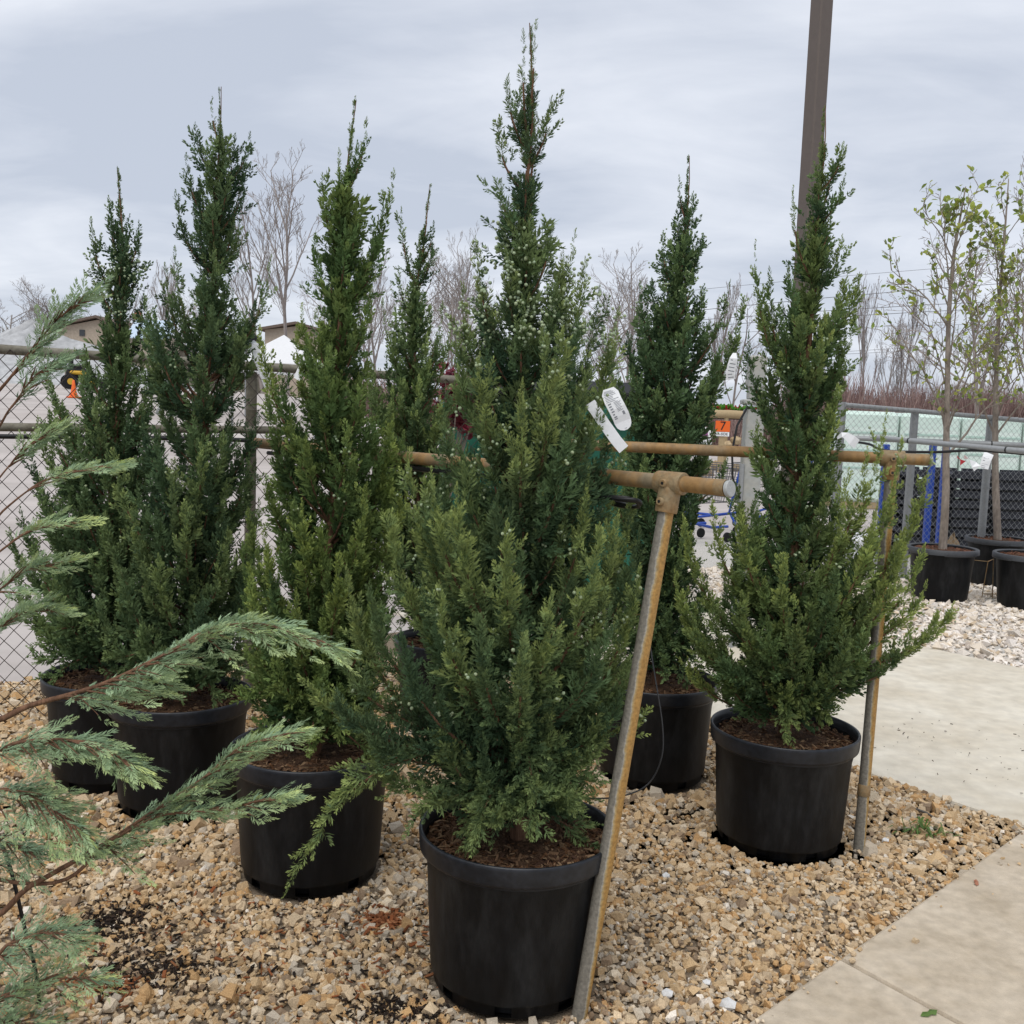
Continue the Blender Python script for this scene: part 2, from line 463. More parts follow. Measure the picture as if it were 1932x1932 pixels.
# white gravel beyond the cross walk
wg0 = p2a + u2n * w2
wbed = [tuple((wg0 - u2 * 3.8).xy), tuple((wg0 + u2 * 5.5).xy), (8.5, 13.5), (-0.5, 13.5), (-1.5, 8.5)]
M_wsoil = mat('white_gravel_soil', (0.36, 0.335, 0.295), 0.95, 0.1, 0.35, 60, col2=(0.60, 0.58, 0.54), bump=0.9, bscale=45)
b = MB(); b.prism(wbed, -0.02, -0.003); tag(b.build('white_gravel_bed', M_wsoil), kind='structure')
PALsave = PAL
far = scatter(wbed, 800, 5.2, 10.9, rng)
far = far[(far[:, 0] > 0.2)]
PAL = np.array([(0.66, 0.64, 0.60), (0.58, 0.54, 0.47), (0.72, 0.71, 0.69), (0.50, 0.42, 0.31), (0.40, 0.37, 0.34), (0.66, 0.62, 0.55), (0.6, 0.6, 0.6), (0.76, 0.75, 0.73)])
parts = stones(far, 0.0175, octs, np.array([.24, .16, .2, .08, .08, .14, .05, .05]), rng)
PAL = PALsave
V, F, C = merge(parts)
tag(link('white_gravel', mesh_np('white_gravel', V, F, M_stone, C)), label='white crushed stone gravel beyond the pale concrete walk', cat='gravel', kind='stuff')

# ------------------------------------------------------------------ pots
def pot_meshes():
    H, n = POT_H, 64
    hole = {(k * 8 + d) for k in range(8) for d in (0, 1)}
    out = [(0.0, 0.004), (0.222, 0.004), (0.228, 0.010), (0.2305, 0.040), (0.2365, 0.043), (0.238, 0.050), (0.247, 0.2), (0.258, 0.393), (0.262, 0.400)]
    b = MB(); b.lathe(out, n, skip=lambda i, k: i in (2, 3) and k in hole)
    body = b.mesh('pot_body', M_pot)
    r = MB()
    r.lathe([(0.258, 0.393), (0.274, 0.391), (0.2775, 0.394), (0.2785, 0.400), (0.281, 0.438), (0.281, 0.446), (0.279, 0.45), (0.274, 0.4505), (0.2705, 0.446), (0.266, 0.43), (0.262, 0.38)], n)
    rim = r.mesh('pot_rim', M_rim)
    # inner liner: seen through the drain holes and above the soil
    inn = MB(); inn.lathe([(0.21, 0.012), (0.222, 0.05), (0.246, 0.3), (0.262, 0.38)], n); 
    for zr in (0.395, 0.405, 0.415):
        inn.lathe([(0.2655, zr - 0.003), (0.2625, zr), (0.2655, zr + 0.003)], n)
    return body, rim, inn.mesh('pot_lining', M_pot)
pot_body, pot_rim, pot_in = pot_meshes()
def mulch_mesh(seed, zs):
    r = np.random.default_rng(seed)
    b = MB(); prof = [(0.0, 0.012), (0.06, 0.014), (0.12, 0.010), (0.18, 0.004), (0.23, 0.0), (0.262, -0.004)]
    b.lathe([(q, z + zs) for q, z in prof], 40)
    me = b.mesh('mulch', M_mulch)
    for v in me.vertices:
        v.co.z += 0.007 * math.sin(v.co.x * 37 + seed) * math.cos(v.co.y * 41 + seed * 2)
    return me
def chips(n, r, spread, zs, pal, smin=.008, smax=.03, zj=.008, pos=None):
    pv = np.array([(-.5, -.5, -.5), (.5, -.4, -.5), (.45, .5, -.4), (-.5, .5, -.5), (-.4, -.4, .5), (.5, -.5, .45), (.5, .4, .5), (-.45, .5, .4)])
    pf = np.array([(0, 2, 1), (0, 3, 2), (4, 5, 6), (4, 6, 7), (0, 1, 5), (0, 5, 4), (1, 2, 6), (1, 6, 5), (2, 3, 7), (2, 7, 6), (3, 0, 4), (3, 4, 7)])
    if pos is None:
        a = r.uniform(0, 2 * np.pi, n); q = spread * np.sqrt(r.random(n))
        O = np.stack([q * np.cos(a), q * np.sin(a), zs + r.uniform(0, zj, n)], 1)
    else: O = pos
    n = len(O)
    X = r.normal(0, 1, (n, 3)); X[:, 2] *= .28
    up = np.tile([0., 0, 1], (n, 1)) + r.normal(0, .35, (n, 3))
    l = r.uniform(smin, smax, n)
    V, F = place((pv, pf), O, X, up, np.stack([l, l * r.uniform(.15, .4, n), l * r.uniform(.08, .2, n)], 1))
    pal = np.array(pal)
    C = pal[r.integers(0, len(pal), n)] * r.uniform(.7, 1.25, (n, 1))
    return V, F, np.repeat(C, 8, 0)
CHP = [(0.10, 0.055, 0.032), (0.16, 0.095, 0.055), (0.065, 0.036, 0.024), (0.22, 0.145, 0.085), (0.12, 0.06, 0.03)]
def make_pot(c, label, cat, seed, scale=1.0, fill=0.405, nchips=900, group=None, rz=0.0, tilt=(0, 0)):
    t = empty('plant_pot', (c.x, c.y, .008), rz); t.scale = (scale,) * 3
    t.rotation_euler = (tilt[0], tilt[1], rz)
    tag(t, label, cat, group)
    bo = link('pot_body', pot_body, t); link('lining', pot_in, bo)
    link('rim', pot_rim, t)
    mu = link('mulch', mulch_mesh(seed, fill), t)
    if nchips:
        V, F, C = chips(nchips, np.random.default_rng(seed), 0.255, fill + 0.004, CHP)
        tag(link('bark_chips', mesh_np('bark_chips', V, F, M_chip, C), mu), kind='stuff')
    return t
POTLAB = dict(
    T1='black nursery pot against the chain link fence, mostly hidden behind another pot',
    T2='black nursery pot scuffed grey down one side, overhung by the blue conifer branch',
    T3='black nursery pot with a vertical crease, a drooping juniper spray across it',
    T5='big black nursery pot right behind the leaning rusty post',
    T6='black nursery pot with scratched side and a thin drip tube looping past it',
    T7='black nursery pot beside the upright rusty post with the pipe collar',
    T4='black nursery pot hidden at the back between the junipers')
for i, (k, c) in enumerate(pots.items()):
    make_pot(c, POTLAB[k], 'plant pot', 11 + i, nchips=2200 if k == 'T5' else 1200, rz=0.35 + i * 0.6, group='black pots of the junipers')

# ------------------------------------------------------------------ juniper foliage
def plume(seed, n=12, spread=0.55, prongs=3, w=0.024, flat=False, lmul=1.0):
    r = np.random.default_rng(seed); V, F, S = [], [], []
    bend = r.uniform(.05, .16)
    def ax(s): return np.array([s, 0.03 * math.sin(5 * s + seed), bend * s * s])
    def tri(a, b_, c, sa, sb, sc_):
        o = len(V); V.extend([a, b_, c]); F.append((o, o + 1, o + 2)); S.extend([sa, sb, sc_])
    def quad(a, l, rr, t_, sa, sm, st):
        o = len(V); V.extend([a, l, rr, t_]); F.append((o, o + 1, o + 3)); F.append((o, o + 3, o + 2)); S.extend([sa, sm, sm, st])
    for i in range(n):
        s0 = .05 + .92 * (i + r.uniform(-.3, .3)) / n; s0 = min(max(s0, 0.02), .97)
        for side in (1, -1):
            phi = side * math.pi / 2 + r.normal(0, spread)
            L = (.46 * (1 - .72 * s0) + .07) * r.uniform(.75, 1.2) * lmul
            an = math.radians(52 - 22 * s0) + r.normal(0, .13)
            d = np.array([math.cos(an), math.sin(an) * math.sin(phi), math.sin(an) * math.cos(phi)])
            wv = np.cross(d, r.normal(0, 1, 3)) if not flat else np.cross(d, [0, 0.15 * r.normal(), 1.0])
            wv /= np.linalg.norm(wv)
            a = ax(s0); m = a + d * L * .5; t_ = a + d * L + np.array([.12 * L, 0, .06 * L])
            tip = .25 + .75 * s0
            quad(a, m + wv * w, m - wv * w, t_, s0 * .5, s0 * .5 + .2, min(1, tip))
            for j in range(prongs):
                f = .25 + .55 * (j + r.uniform(0, .6)) / prongs
                sd = 1 if j % 2 else -1
                pd = d * .75 + wv * sd * .7 + np.cross(d, wv) * r.normal(0, .15 if flat else .4)
                q = a + (t_ - a) * f
                pl = L * r.uniform(.3, .48) * (1.15 - .5 * f)
                tri(q - d * w * .55, q + d * w * .55, q + pd * pl, s0 * .5 + .2, s0 * .5 + .2, min(1, tip + .05))
    o = ax(.9); quad(o, o + np.array([.06, w, 0.01]), o + np.array([.06, -w, 0.01]), ax(1.08), .7, .85, 1.0)
    return np.array(V), np.array(F), np.array(S)
PL_HI = ([plume(s, 9, .7, 2, w=.040) for s in range(6)], [plume(10 + s, 6, .8, 1, w=.072) for s in range(5)])
PL_MD = ([plume(20 + s, 8, .7, 1, w=.060) for s in range(5)], [plume(30 + s, 5, .8, 1, w=.086) for s in range(5)])
PL_LO = ([plume(40 + s, 6, .7, 1, w=.075) for s in range(5)], [plume(50 + s, 4, .8, 1, w=.105) for s in range(5)])
PL_FLAT = [plume(60 + s, 9, .38, 2, w=.034, flat=True, lmul=.85) for s in range(6)]

def bez(p0, p1, p2, p3, t):
    t = np.asarray(t)[:, None]
    return (1 - t) ** 3 * p0 + 3 * (1 - t) ** 2 * t * p1 + 3 * (1 - t) * t * t * p2 + t ** 3 * p3
def foliage_parts(shoots, protos, r, pal, tip_amt):
    """shoots: arrays O, D, L, tl (tipness of the place on its limb), hue"""
    O, D, L, T, H, W = shoots
    parts = []
    ids = r.integers(0, len(protos), len(O))
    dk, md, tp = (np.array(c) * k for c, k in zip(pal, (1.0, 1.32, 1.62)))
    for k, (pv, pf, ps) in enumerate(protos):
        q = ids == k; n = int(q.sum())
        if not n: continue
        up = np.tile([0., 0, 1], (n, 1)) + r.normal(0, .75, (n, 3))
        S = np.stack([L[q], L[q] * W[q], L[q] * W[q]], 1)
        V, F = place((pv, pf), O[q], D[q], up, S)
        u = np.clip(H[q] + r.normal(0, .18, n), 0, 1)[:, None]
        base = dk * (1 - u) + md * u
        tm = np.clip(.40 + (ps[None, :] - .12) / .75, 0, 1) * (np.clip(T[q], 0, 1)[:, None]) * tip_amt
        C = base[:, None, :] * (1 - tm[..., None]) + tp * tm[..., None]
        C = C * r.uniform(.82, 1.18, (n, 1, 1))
        parts.append((V, F, C.reshape(-1, 3)))
    return parts
PAL_J = ((0.045, 0.085, 0.05), (0.09, 0.145, 0.07), (0.26, 0.30, 0.11))

def juniper(label, key, axis_px, prof_px, limbs_px, n_limbs, seed, protos, ds=.012, pal=PAL_J, tip_amt=.8,
            berries=(), wscale=1.0, w_min=.016, plmul=1.0, soil=0.41, skirt=0, bare=(), top_bare=.93, side_ds=.060, side_sp=.0150, skirt_r=.24):
    r = np.random.default_rng(seed)
    base = pots[key]; Y = base.y
    root = empty('juniper_tree', (base.x, base.y, soil))
    tag(root, label, 'juniper', 'junipers in black pots')
    off = np.array(root.location)
    ax = np.array([P(x, y, Y) for x, y in axis_px] + [(base.x, base.y, soil - .02)])
    ax = ax[np.argsort(ax[:, 2])]
    ax[:, 1] += np.interp(ax[:, 2], [soil, ax[-1, 2]], [0, 1]) * r.uniform(-.05, .05)
    z0, z1 = ax[0, 2], ax[-1, 2]
    def A(z): return np.stack([np.interp(z, ax[:, 2], ax[:, 0]), np.interp(z, ax[:, 2], ax[:, 1]), np.asarray(z, float)], -1)
    pz, pL, pR = [], [], []
    for y, l, rr in sorted(prof_px, key=lambda q: -q[0]):
        p = P(966, y, Y); xs = float(np.interp(y, [q[1] for q in sorted(axis_px, key=lambda q: q[1])], [q[0] for q in sorted(axis_px, key=lambda q: q[1])]))
        p = P(xs, y, Y); pz.append(p.z); pL.append(l * Y / 1932); pR.append(rr * Y / 1932)
    pz, pL, pR = map(np.array, (pz, pL, pR))
    def prof(z, ca):
        l, rr = np.interp(z, pz, pL), np.interp(z, pz, pR)
        return l * (.5 - .5 * ca) + rr * (.5 + .5 * ca)
    Os, Ds, Ls, Ts, Hs, Ws = [], [], [], [], [], []
    S2 = [[], [], [], [], [], []]
    br = MB()
    berry_pts = []
    def clothe(p0, p1, p2, p3, w0, t0, hue, tipy, dsl, thick):
        L = float(np.linalg.norm(p1 - p0) + np.linalg.norm(p2 - p1) + np.linalg.norm(p3 - p2))
        ns = max(6, int(L * (1 - t0) / dsl))
        t = t0 + (1 - t0) * (np.arange(ns) + r.uniform(0, 1, ns)) / ns
        if len(bare):
            zc = bez(p0, p1, p2, p3, t)
        Pt = bez(p0, p1, p2, p3, t); Tn = nrm(bez(p0, p1, p2, p3, np.minimum(t + .02, 1.02)) - bez(p0, p1, p2, p3, t - .02))
        rad = nrm(np.cross(Tn, r.normal(0, 1, (ns, 3))))
        rad[:, 2] += .12; rad = nrm(rad)
        an = np.radians(r.uniform(24, 62, ns)) * (1 - .50 * t)
        D = Tn * np.cos(an)[:, None] + rad * np.sin(an)[:, None]
        D[:, 2] += .22; D = nrm(D)
        wl_ = (w0 * np.clip(1.04 - t, 0, 1) ** .42 * np.clip((t - t0) * 5 + .55, .55, 1) + w_min) * r.uniform(.6, 1.2, ns)
        # scattered clumps: some stretches denser and longer than others
        cl = .80 + .32 * np.sin(t * 17 + r.uniform(0, 6)) * np.sin(t * 7.3 + r.uniform(0, 6))
        wl_ *= cl
        Os.append(Pt); Ds.append(D); Ls.append(wl_ * plmul); Ts.append((.08 + .92 * smooth01((t - .22) / .55)) * tipy)  # tips are new growth; inner limb darker, with crown shade painted into the colour
        Hs.append(np.full(ns, hue) + .25 * (t - .5)); Ws.append(np.full(ns, 1.0))
        # side sprigs give the limb its bushy, uneven outline
        nb = max(2, int(L * (.92 - t0) / side_ds)) if w0 > .04 else 0
        for j in range(nb):
            tb = t0 + (.90 - t0) * (j + r.uniform(0, 1)) / nb
            q = bez(p0, p1, p2, p3, [tb])[0]; tg = nrm(bez(p0, p1, p2, p3, [tb + .03]) - bez(p0, p1, p2, p3, [tb - .03]))[0]
            rd = np.cross(tg, r.normal(0, 1, 3)); rd /= np.linalg.norm(rd)
            a_ = math.radians(r.uniform(30, 58)) * (1 - .35 * tb)
            sd = tg * math.cos(a_) + rd * math.sin(a_) + np.array([0, 0, .28]); sd /= np.linalg.norm(sd)
            sl = (.55 * w0 + .055) * (1.1 - .6 * tb) * r.uniform(.7, 1.25)
            m_ = max(4, int(sl / side_sp))
            f = (np.arange(m_) + r.uniform(0, 1, m_)) / m_
            pt = q + sd * (sl * f)[:, None] + np.array([0, 0, .10 * sl]) * (f ** 2)[:, None]
            dr = nrm(np.cross(sd[None], r.normal(0, 1, (m_, 3))))
            aa = np.radians(r.uniform(28, 62, m_)) * (1 - .45 * f)
            dd = sd * np.cos(aa)[:, None] + dr * np.sin(aa)[:, None]; dd[:, 2] += .15
            S2[0].append(pt); S2[1].append(nrm(dd)); S2[2].append((.046 * (1.1 - .5 * f)) * r.uniform(.75, 1.25, m_))
            S2[3].append(np.clip(.30 + .70 * f, 0, 1) * (.2 + .8 * smooth01((tb - .1) / .6)) * tipy); S2[4].append(np.full(m_, hue) + .15 * f); S2[5].append(np.full(m_, 1.0))
            S2[0].append((q + sd * sl)[None]); S2[1].append(sd[None]); S2[2].append(np.array([.04])); S2[3].append(np.array([tipy])); S2[4].append(np.array([hue])); S2[5].append(np.array([.9]))
        Os.append(p3[None]); Ds.append(nrm(p3 - p2)[None]); Ls.append(np.array([max(.035, .3 * w0)])); Ts.append(np.array([tipy])); Hs.append(np.array([hue])); Ws.append(np.array([.7]))
        tt = np.linspace(0, .72, 6)
        br.tube(bez(p0, p1, p2, p3, tt), [thick * .75 * (1 - .95 * q) + .001 for q in tt], 5, caps=False)
        return L
    def limb(zb, tip, dens=1.0, w=None, arch=None, tipy=None, hue=None, droop=0.0):
        p0 = A(zb); p3 = np.array(tip, float)
        d = p3 - p0; h = np.array([d[0], d[1], 0]); R = np.linalg.norm(h)
        a = r.uniform(.35, .6) if arch is None else arch
        p1 = p0 + h * .42 + np.array([0, 0, d[2] * .18 * (1 - a) + .02])
        p2 = p0 + h * .92 + np.array([0, 0, d[2] * (.62 - .3 * a)])
        if droop: p2 = p0 + h * .7 + np.array([0, 0, d[2] * .25 + droop])
        Ln = float(np.linalg.norm(d))
        w0 = (np.clip(.32 * Ln, .055, .105) if w is None else w * 1.9) * wscale
        clothe(p0, p1, p2, p3, w0, .16 if Ln > .25 else .05, r.uniform(.1, .9) if hue is None else hue,
               r.uniform(.05, .65) if tipy is None else max(tipy, .55), ds / dens, .0085 * min(1.2, .45 + Ln))  # filler limbs get darker colour: shade between the columns painted in
    # limbs seen one by one in the photograph: (tip x, tip y, depth offset, drop of the base below the tip [m], width or None)
    for lm in limbs_px:
        x, y, dy, drop = lm[:4]; w = lm[4] if len(lm) > 4 else None
        tip = P(x, y, Y + dy)
        zb = min(max(tip.z - drop, soil + .05), z1 - .1)
        limb(zb, tip, w=w, tipy=lm[5] if len(lm) > 5 else None, dens=1.15, droop=lm[6] if len(lm) > 6 else 0.0)
    # the rest of the crown
    zg = np.linspace(soil + .12, z0 + top_bare * (z1 - z0), 200)
    wt = (prof(zg, -1.) + prof(zg, 1.)) * .5 + .03
    for z in (bare):
        wt *= np.where((zg > z[0]) & (zg < z[1]), .0, 1)
    cdf = np.cumsum(wt) / wt.sum()
    for i in range(n_limbs):
        zt = float(np.interp((i + r.uniform(0, 1)) / n_limbs, cdf, zg))
        az = i * 2.39996 + r.uniform(-.4, .4)
        R = float(prof(zt, math.cos(az))) * r.uniform(.55, .98)
        R = max(R, .02)
        c = A(zt); tip = c + np.array([math.cos(az) * R, math.sin(az) * R * .95, 0])
        zb = max(soil + .04 + r.uniform(0, .1), zt - (.10 + .75 * R + r.uniform(0, .12)))
        if zb > zt - .03: zb = max(zt - .06, soil + .02)
        limb(zb, tip)
    for i in range(skirt):
        az = i * 2.4 + r.uniform(-.3, .3); R = skirt_r * r.uniform(.55, 1.05); zt = soil + r.uniform(.03, .30)
        c = A(zt); limb(zt + .06, c + np.array([math.cos(az) * R, math.sin(az) * R, r.uniform(-.05, .10)]), w=.048, tipy=.3)
    # the leader itself
    zt = np.linspace(soil + .12, z1, 60)
    Pt = A(zt)
    n_l = int((z1 - soil) / ds * 2.1)
    zl = np.sort(soil + .10 + (z1 - .005 - soil - .10) * r.uniform(0, 1, n_l) ** .8)
    for z in bare: zl = zl[(zl < z[0]) | (zl > z[1])]
    n_l = len(zl)
    fr = (zl - z0) / (z1 - z0)
    Rl = np.clip((prof(zl, -1.) + prof(zl, 1.)) * .5 * 1.25, .050, .12) * (1 - .60 * smooth01((fr - .82) / .18)) * (.78 + .34 * np.sin(zl * 31 + seed) * np.sin(zl * 13 + 2 * seed))
    D = np.stack([r.normal(0, 1, n_l), r.normal(0, 1, n_l), np.full(n_l, .9) + .9 * fr + 3.0 * np.clip(fr - .88, 0, 1) * 8], 1)
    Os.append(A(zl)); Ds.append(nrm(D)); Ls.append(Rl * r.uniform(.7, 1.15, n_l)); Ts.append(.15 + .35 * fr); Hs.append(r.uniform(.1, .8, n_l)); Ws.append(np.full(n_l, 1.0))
    sh = tuple(np.concatenate(q) for q in (Os, Ds, Ls, Ts, Hs, Ws))
    sh2 = tuple(np.concatenate(q) for q in S2)
    def thin(s_):
        k = np.ones(len(s_[0]), bool)
        for za, zb in bare:
            a_ = A(s_[0][:, 2]); dd = np.linalg.norm(s_[0][:, :2] - a_[:, :2], axis=1)
            tipz = s_[0][:, 2] + s_[1][:, 2] * s_[2]
            k &= ~(((s_[0][:, 2] > za - .02) & (s_[0][:, 2] < zb)) | ((tipz > za + .01) & (s_[0][:, 2] < zb) & (r.random(len(k)) < .4))) | (dd > .085)
        return tuple(q[k] for q in s_)
    sh, sh2 = thin(sh), thin(sh2)
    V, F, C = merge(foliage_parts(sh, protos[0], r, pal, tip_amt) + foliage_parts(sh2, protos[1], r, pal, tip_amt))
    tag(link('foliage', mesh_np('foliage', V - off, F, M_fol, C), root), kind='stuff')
    sh = tuple(np.concatenate([a_, b_]) for a_, b_ in zip(sh, sh2))
    tr = MB(); zz_ = np.linspace(z0, z1, 26); pts = A(zz_)
    wob = np.stack([np.sin(zz_ * 9 + seed), np.cos(zz_ * 7 + seed), 0 * zz_], 1) * .008
    tr.tube(pts + wob - off, [.026 * (1 - q) ** 1.15 + .0013 for q in np.linspace(0, 1, 26)], 9)
    tr.build('trunk', M_bark, root)
    br.v = [tuple(np.array(p) - off) for p in br.v]
    br.build('branches', M_bark, root)
    if berries:
        iv, if_ = ico(3, .05); parts = []
        O, D, L = sh[0], sh[1], sh[2]
        for (ya, yb, cnt) in berries:
            za, zb = P(966, ya, Y).z, P(966, yb, Y).z
            k = np.where((O[:, 2] < za) & (O[:, 2] > zb))[0]
            if not len(k): continue
            cnum = max(1, cnt // 3)
            seeds = r.choice(k, cnum)
            pos = (O[seeds] + D[seeds] * (L[seeds] * r.uniform(.6, 1.1, cnum))[:, None])
            pos = np.repeat(pos, 3, 0) + r.normal(0, .009, (cnum * 3, 3))
            V, F = place((iv, if_), pos, r.normal(0, 1, pos.shape), r.normal(0, 1, pos.shape), r.uniform(.0042, .0060, len(pos)))
            parts.append((V, F, np.ones_like(V)))
        V, F, _ = merge(parts)
        tag(link('berries', mesh_np('berries', V - off, F, M_berry, None, True), root), kind='stuff')
    return root, sh

juniper('tallest juniper, dense with pale berries, in the pot behind the leaning rusty post', 'T5',
    [(1003, 35), (1000, 200), (990, 420), (985, 700), (985, 1000), (980, 1400)],
    [(40, 4, 4), (90, 16, 14), (140, 20, 18), (200, 36, 26), (255, 42, 24), (300, 22, 18), (322, 10, 8), (345, 30, 20), (400, 44, 40), (450, 46, 40), (500, 84, 78), (560, 100, 100), (650, 115, 150), (760, 135, 168), (880, 185, 172), (1000, 215, 170), (1120, 245, 185), (1250, 235, 180), (1360, 210, 165), (1460, 160, 120), (1540, 90, 70)],
    [(987, 80, 0, .25, .018, .3), (1010, 62, .0, .22, .015, .3), (958, 165, 0, .16, .022), (1038, 205, .02, .16, .025), (940, 248, 0, .16, .025), (942, 338, 0, .16, .025), (946, 400, .02, .15, .03), (1040, 440, 0, .2, .03), (898, 470, .02, .32, .03, .9), (1083, 455, .02, .34, .035, .7), (1103, 508, .10, .5, .045, .8), (1165, 602, .12, .55, .05, .8), (1130, 560, .2, .5, .05), (872, 555, .05, .4, .045, .7), (860, 640, .0, .4, .05),
     (985, 738, -.26, .42, .05, 1.0), (905, 690, -.16, .35, .045, .9), (1060, 640, -.14, .4, .05, .9), (1045, 705, -.2, .4, .045, 1.0), (772, 868, -.05, .6, .05, 1.0), (862, 935, -.27, .5, .05, 1.0), (815, 905, -.2, .5, .045, .9), (955, 1005, -.33, .45, .05, 1.0), (1108, 905, -.1, .55, .045, 1.0), (1165, 985, -.05, .6, .05, .9), (1130, 1010, -.2, .5, .05, .9), (1205, 1085, .0, .55, .04, .9), (1172, 850, .12, .5, .045, .9), (1198, 935, .1, .55, .045, .9), (1205, 1015, .06, .5, .045), (1192, 1175, .02, .38, .05), (1185, 1255, .0, .3, .05), (1150, 790, .1, .45, .045), (735, 985, -.1, .55, .05, .9), (655, 1090, -.05, .6, .04, .8), (700, 1120, -.12, .5, .05), (830, 1120, -.33, .45, .05, .9), (1040, 1130, -.3, .4, .05, .9), (1150, 1160, -.2, .4, .05), (905, 1180, -.36, .4, .05), (760, 1210, -.25, .4, .05), (985, 1220, -.36, .35, .05, .6),
     (588, 1300, -.06, .22, .05, .9), (640, 1330, -.15, .2, .05), (1212, 1352, -.02, .12, .025, 1.0), (1165, 1330, -.1, .2, .05), (700, 1400, -.15, .12, .05), (735, 1470, -.12, .08, .05, .6), (800, 1530, -.2, -.02, .05, .6), (900, 1565, -.25, -.10, .05, .6), (1000, 1560, -.24, -.08, .05, .55), (1075, 1520, -.15, -.04, .05, .6), (1110, 1440, -.1, .06, .05, .6), (1125, 1380, -.1, .12, .05), (640, 1240, -.1, .3, .05), (545, 1672, -.22, -.33, .04, .9, .17)],
    120, 5, PL_HI, ds=.0110, berries=((440, 660, 900), (600, 900, 360), (880, 1350, 330)), skirt=24, tip_amt=.82,
    pal=((0.036, 0.075, 0.046), (0.074, 0.128, 0.060), (0.235, 0.275, 0.085)), bare=((P(990, 332, pots['T5'].y).z, P(990, 318, pots['T5'].y).z),))

juniper('wide low-skirted juniper beside the upright rusty post, top against the lamp pole', 'T7',
    [(1560, 196), (1552, 400), (1520, 700), (1500, 1000), (1488, 1300)],
    [(212, 3, 3), (260, 12, 22), (330, 26, 26), (420, 26, 26), (470, 30, 32), (540, 92, 66), (620, 112, 74), (720, 105, 66), (800, 95, 82), (880, 98, 100), (960, 165, 140), (1050, 185, 150), (1150, 195, 180), (1230, 170, 170), (1300, 120, 110), (1370, 60, 60)],
    [(1590, 285, 0, .14, .025), (1592, 345, 0, .15, .025), (1588, 460, .0, .18, .03), (1496, 368, -.02, .3, .02, .3), (1425, 470, .0, .55, .025, .3), (1452, 520, .02, .45, .03), (1478, 590, -.1, .3, .04), (1620, 530, 0, .3, .035, .6), (1612, 600, .02, .35, .04), (1555, 600, -.12, .35, .04, .9), (1412, 640, .05, .45, .04), (1580, 740, -.1, .35, .04, .9), (1592, 700, -.02, .3, .045),
     (1672, 790, -.14, .75, .034, .9), (1700, 840, -.12, .75, .034, .9), (1757, 858, -.06, .75, .036, .9), (1635, 860, -.18, .6, .04, .9), (1688, 915, -.16, .6, .04, .9), (1650, 985, -.22, .5, .045, .9), (1705, 1020, -.14, .5, .045, .9), (1690, 1090, -.18, .4, .05, .8), (1730, 960, -.05, .6, .04, .9), (1660, 930, -.15, .6, .04, .9), (1600, 900, -.18, .6, .04, .9), (1742, 1040, .02, .5, .04, .8), (1795, 1150, .0, .33, .035, .9), (1768, 1165, -.06, .3, .04, .8), (1745, 1110, -.05, .35, .035, .9), (1290, 985, .0, .55, .045, .9), (1345, 960, -.12, .5, .045, .9), (1400, 985, -.2, .45, .045, .9), (1275, 1090, .02, .5, .05, .8), (1310, 1180, -.1, .3, .05), (1300, 1255, .02, .22, .04, .9), (1480, 1060, -.28, .45, .05, .8), (1580, 1080, -.28, .45, .05), (1450, 1180, -.3, .3, .05), (1400, 1130, -.25, .4, .05), (1640, 1190, -.22, .3, .05), (1690, 1240, -.1, .2, .05), (1370, 1255, -.2, .14, .05), (1480, 1385, -.22, -.15, .05, .4), (1560, 1350, -.15, -.05, .05, .3)],
    98, 9, PL_MD, ds=.0120, berries=((560, 900, 150), (880, 1200, 60)), skirt=10,
    pal=((0.038, 0.078, 0.044), (0.086, 0.145, 0.058), (0.265, 0.305, 0.085)), tip_amt=.85)

juniper('juniper with a narrow forked crown in the pot with the vertical crease', 'T3',
    [(667, 185), (655, 330), (640, 560), (635, 800), (615, 1100), (600, 1350)],
    [(190, 3, 3), (240, 10, 12), (300, 20, 20), (350, 34, 30), (420, 48, 45), (500, 42, 44), (560, 34, 42), (640, 100, 66), (720, 108, 76), (820, 115, 108), (920, 132, 128), (1020, 150, 130), (1150, 140, 120), (1260, 130, 110), (1340, 100, 90), (1400, 60, 60)],
    [(690, 240, 0, .2, .015, .3), (640, 300, 0, .2, .02), (742, 338, .02, .42, .025, .5), (608, 345, .0, .25, .025, .4), (722, 400, 0, .3, .035), (596, 460, .0, .25, .03), (712, 470, 0, .2, .03), (700, 560, .0, .25, .04), (492, 632, .02, .5, .04, .9), (530, 700, -.05, .4, .045), (570, 590, .1, .35, .03, .8), (560, 640, .05, .35, .04, .8), (505, 760, -.05, .4, .05), (740, 800, .05, .5, .05, .8), (770, 905, .0, .5, .05, .9), (690, 930, -.2, .45, .05, .8), (570, 960, -.2, .5, .05, .9), (500, 1010, -.1, .5, .05, .9), (470, 1080, -.05, .5, .05, .8), (640, 1060, -.26, .4, .05, .9), (560, 1130, -.25, .4, .05, .8), (480, 1180, -.1, .35, .05), (700, 1150, -.2, .35, .05), (520, 1230, -.2, .25, .05), (610, 1270, -.28, .2, .05), (470, 975, .05, .5, .05), (458, 1040, .08, .5, .05), (462, 1135, .05, .4, .05), (468, 1235, .0, .25, .05), (745, 1000, .05, .5, .05), (735, 1085, .0, .45, .05), (720, 1200, .0, .3, .05), (480, 1320, -.05, .12, .05), (700, 1310, .0, .15, .05), (760, 830, .1, .45, .05), (530, 850, .05, .4, .05)],
    98, 21, PL_MD, ds=.0120, berries=((600, 1000, 60),), skirt=22, pal=((0.042, 0.085, 0.038), (0.09, 0.150, 0.052), (0.250, 0.295, 0.075)), tip_amt=.8)

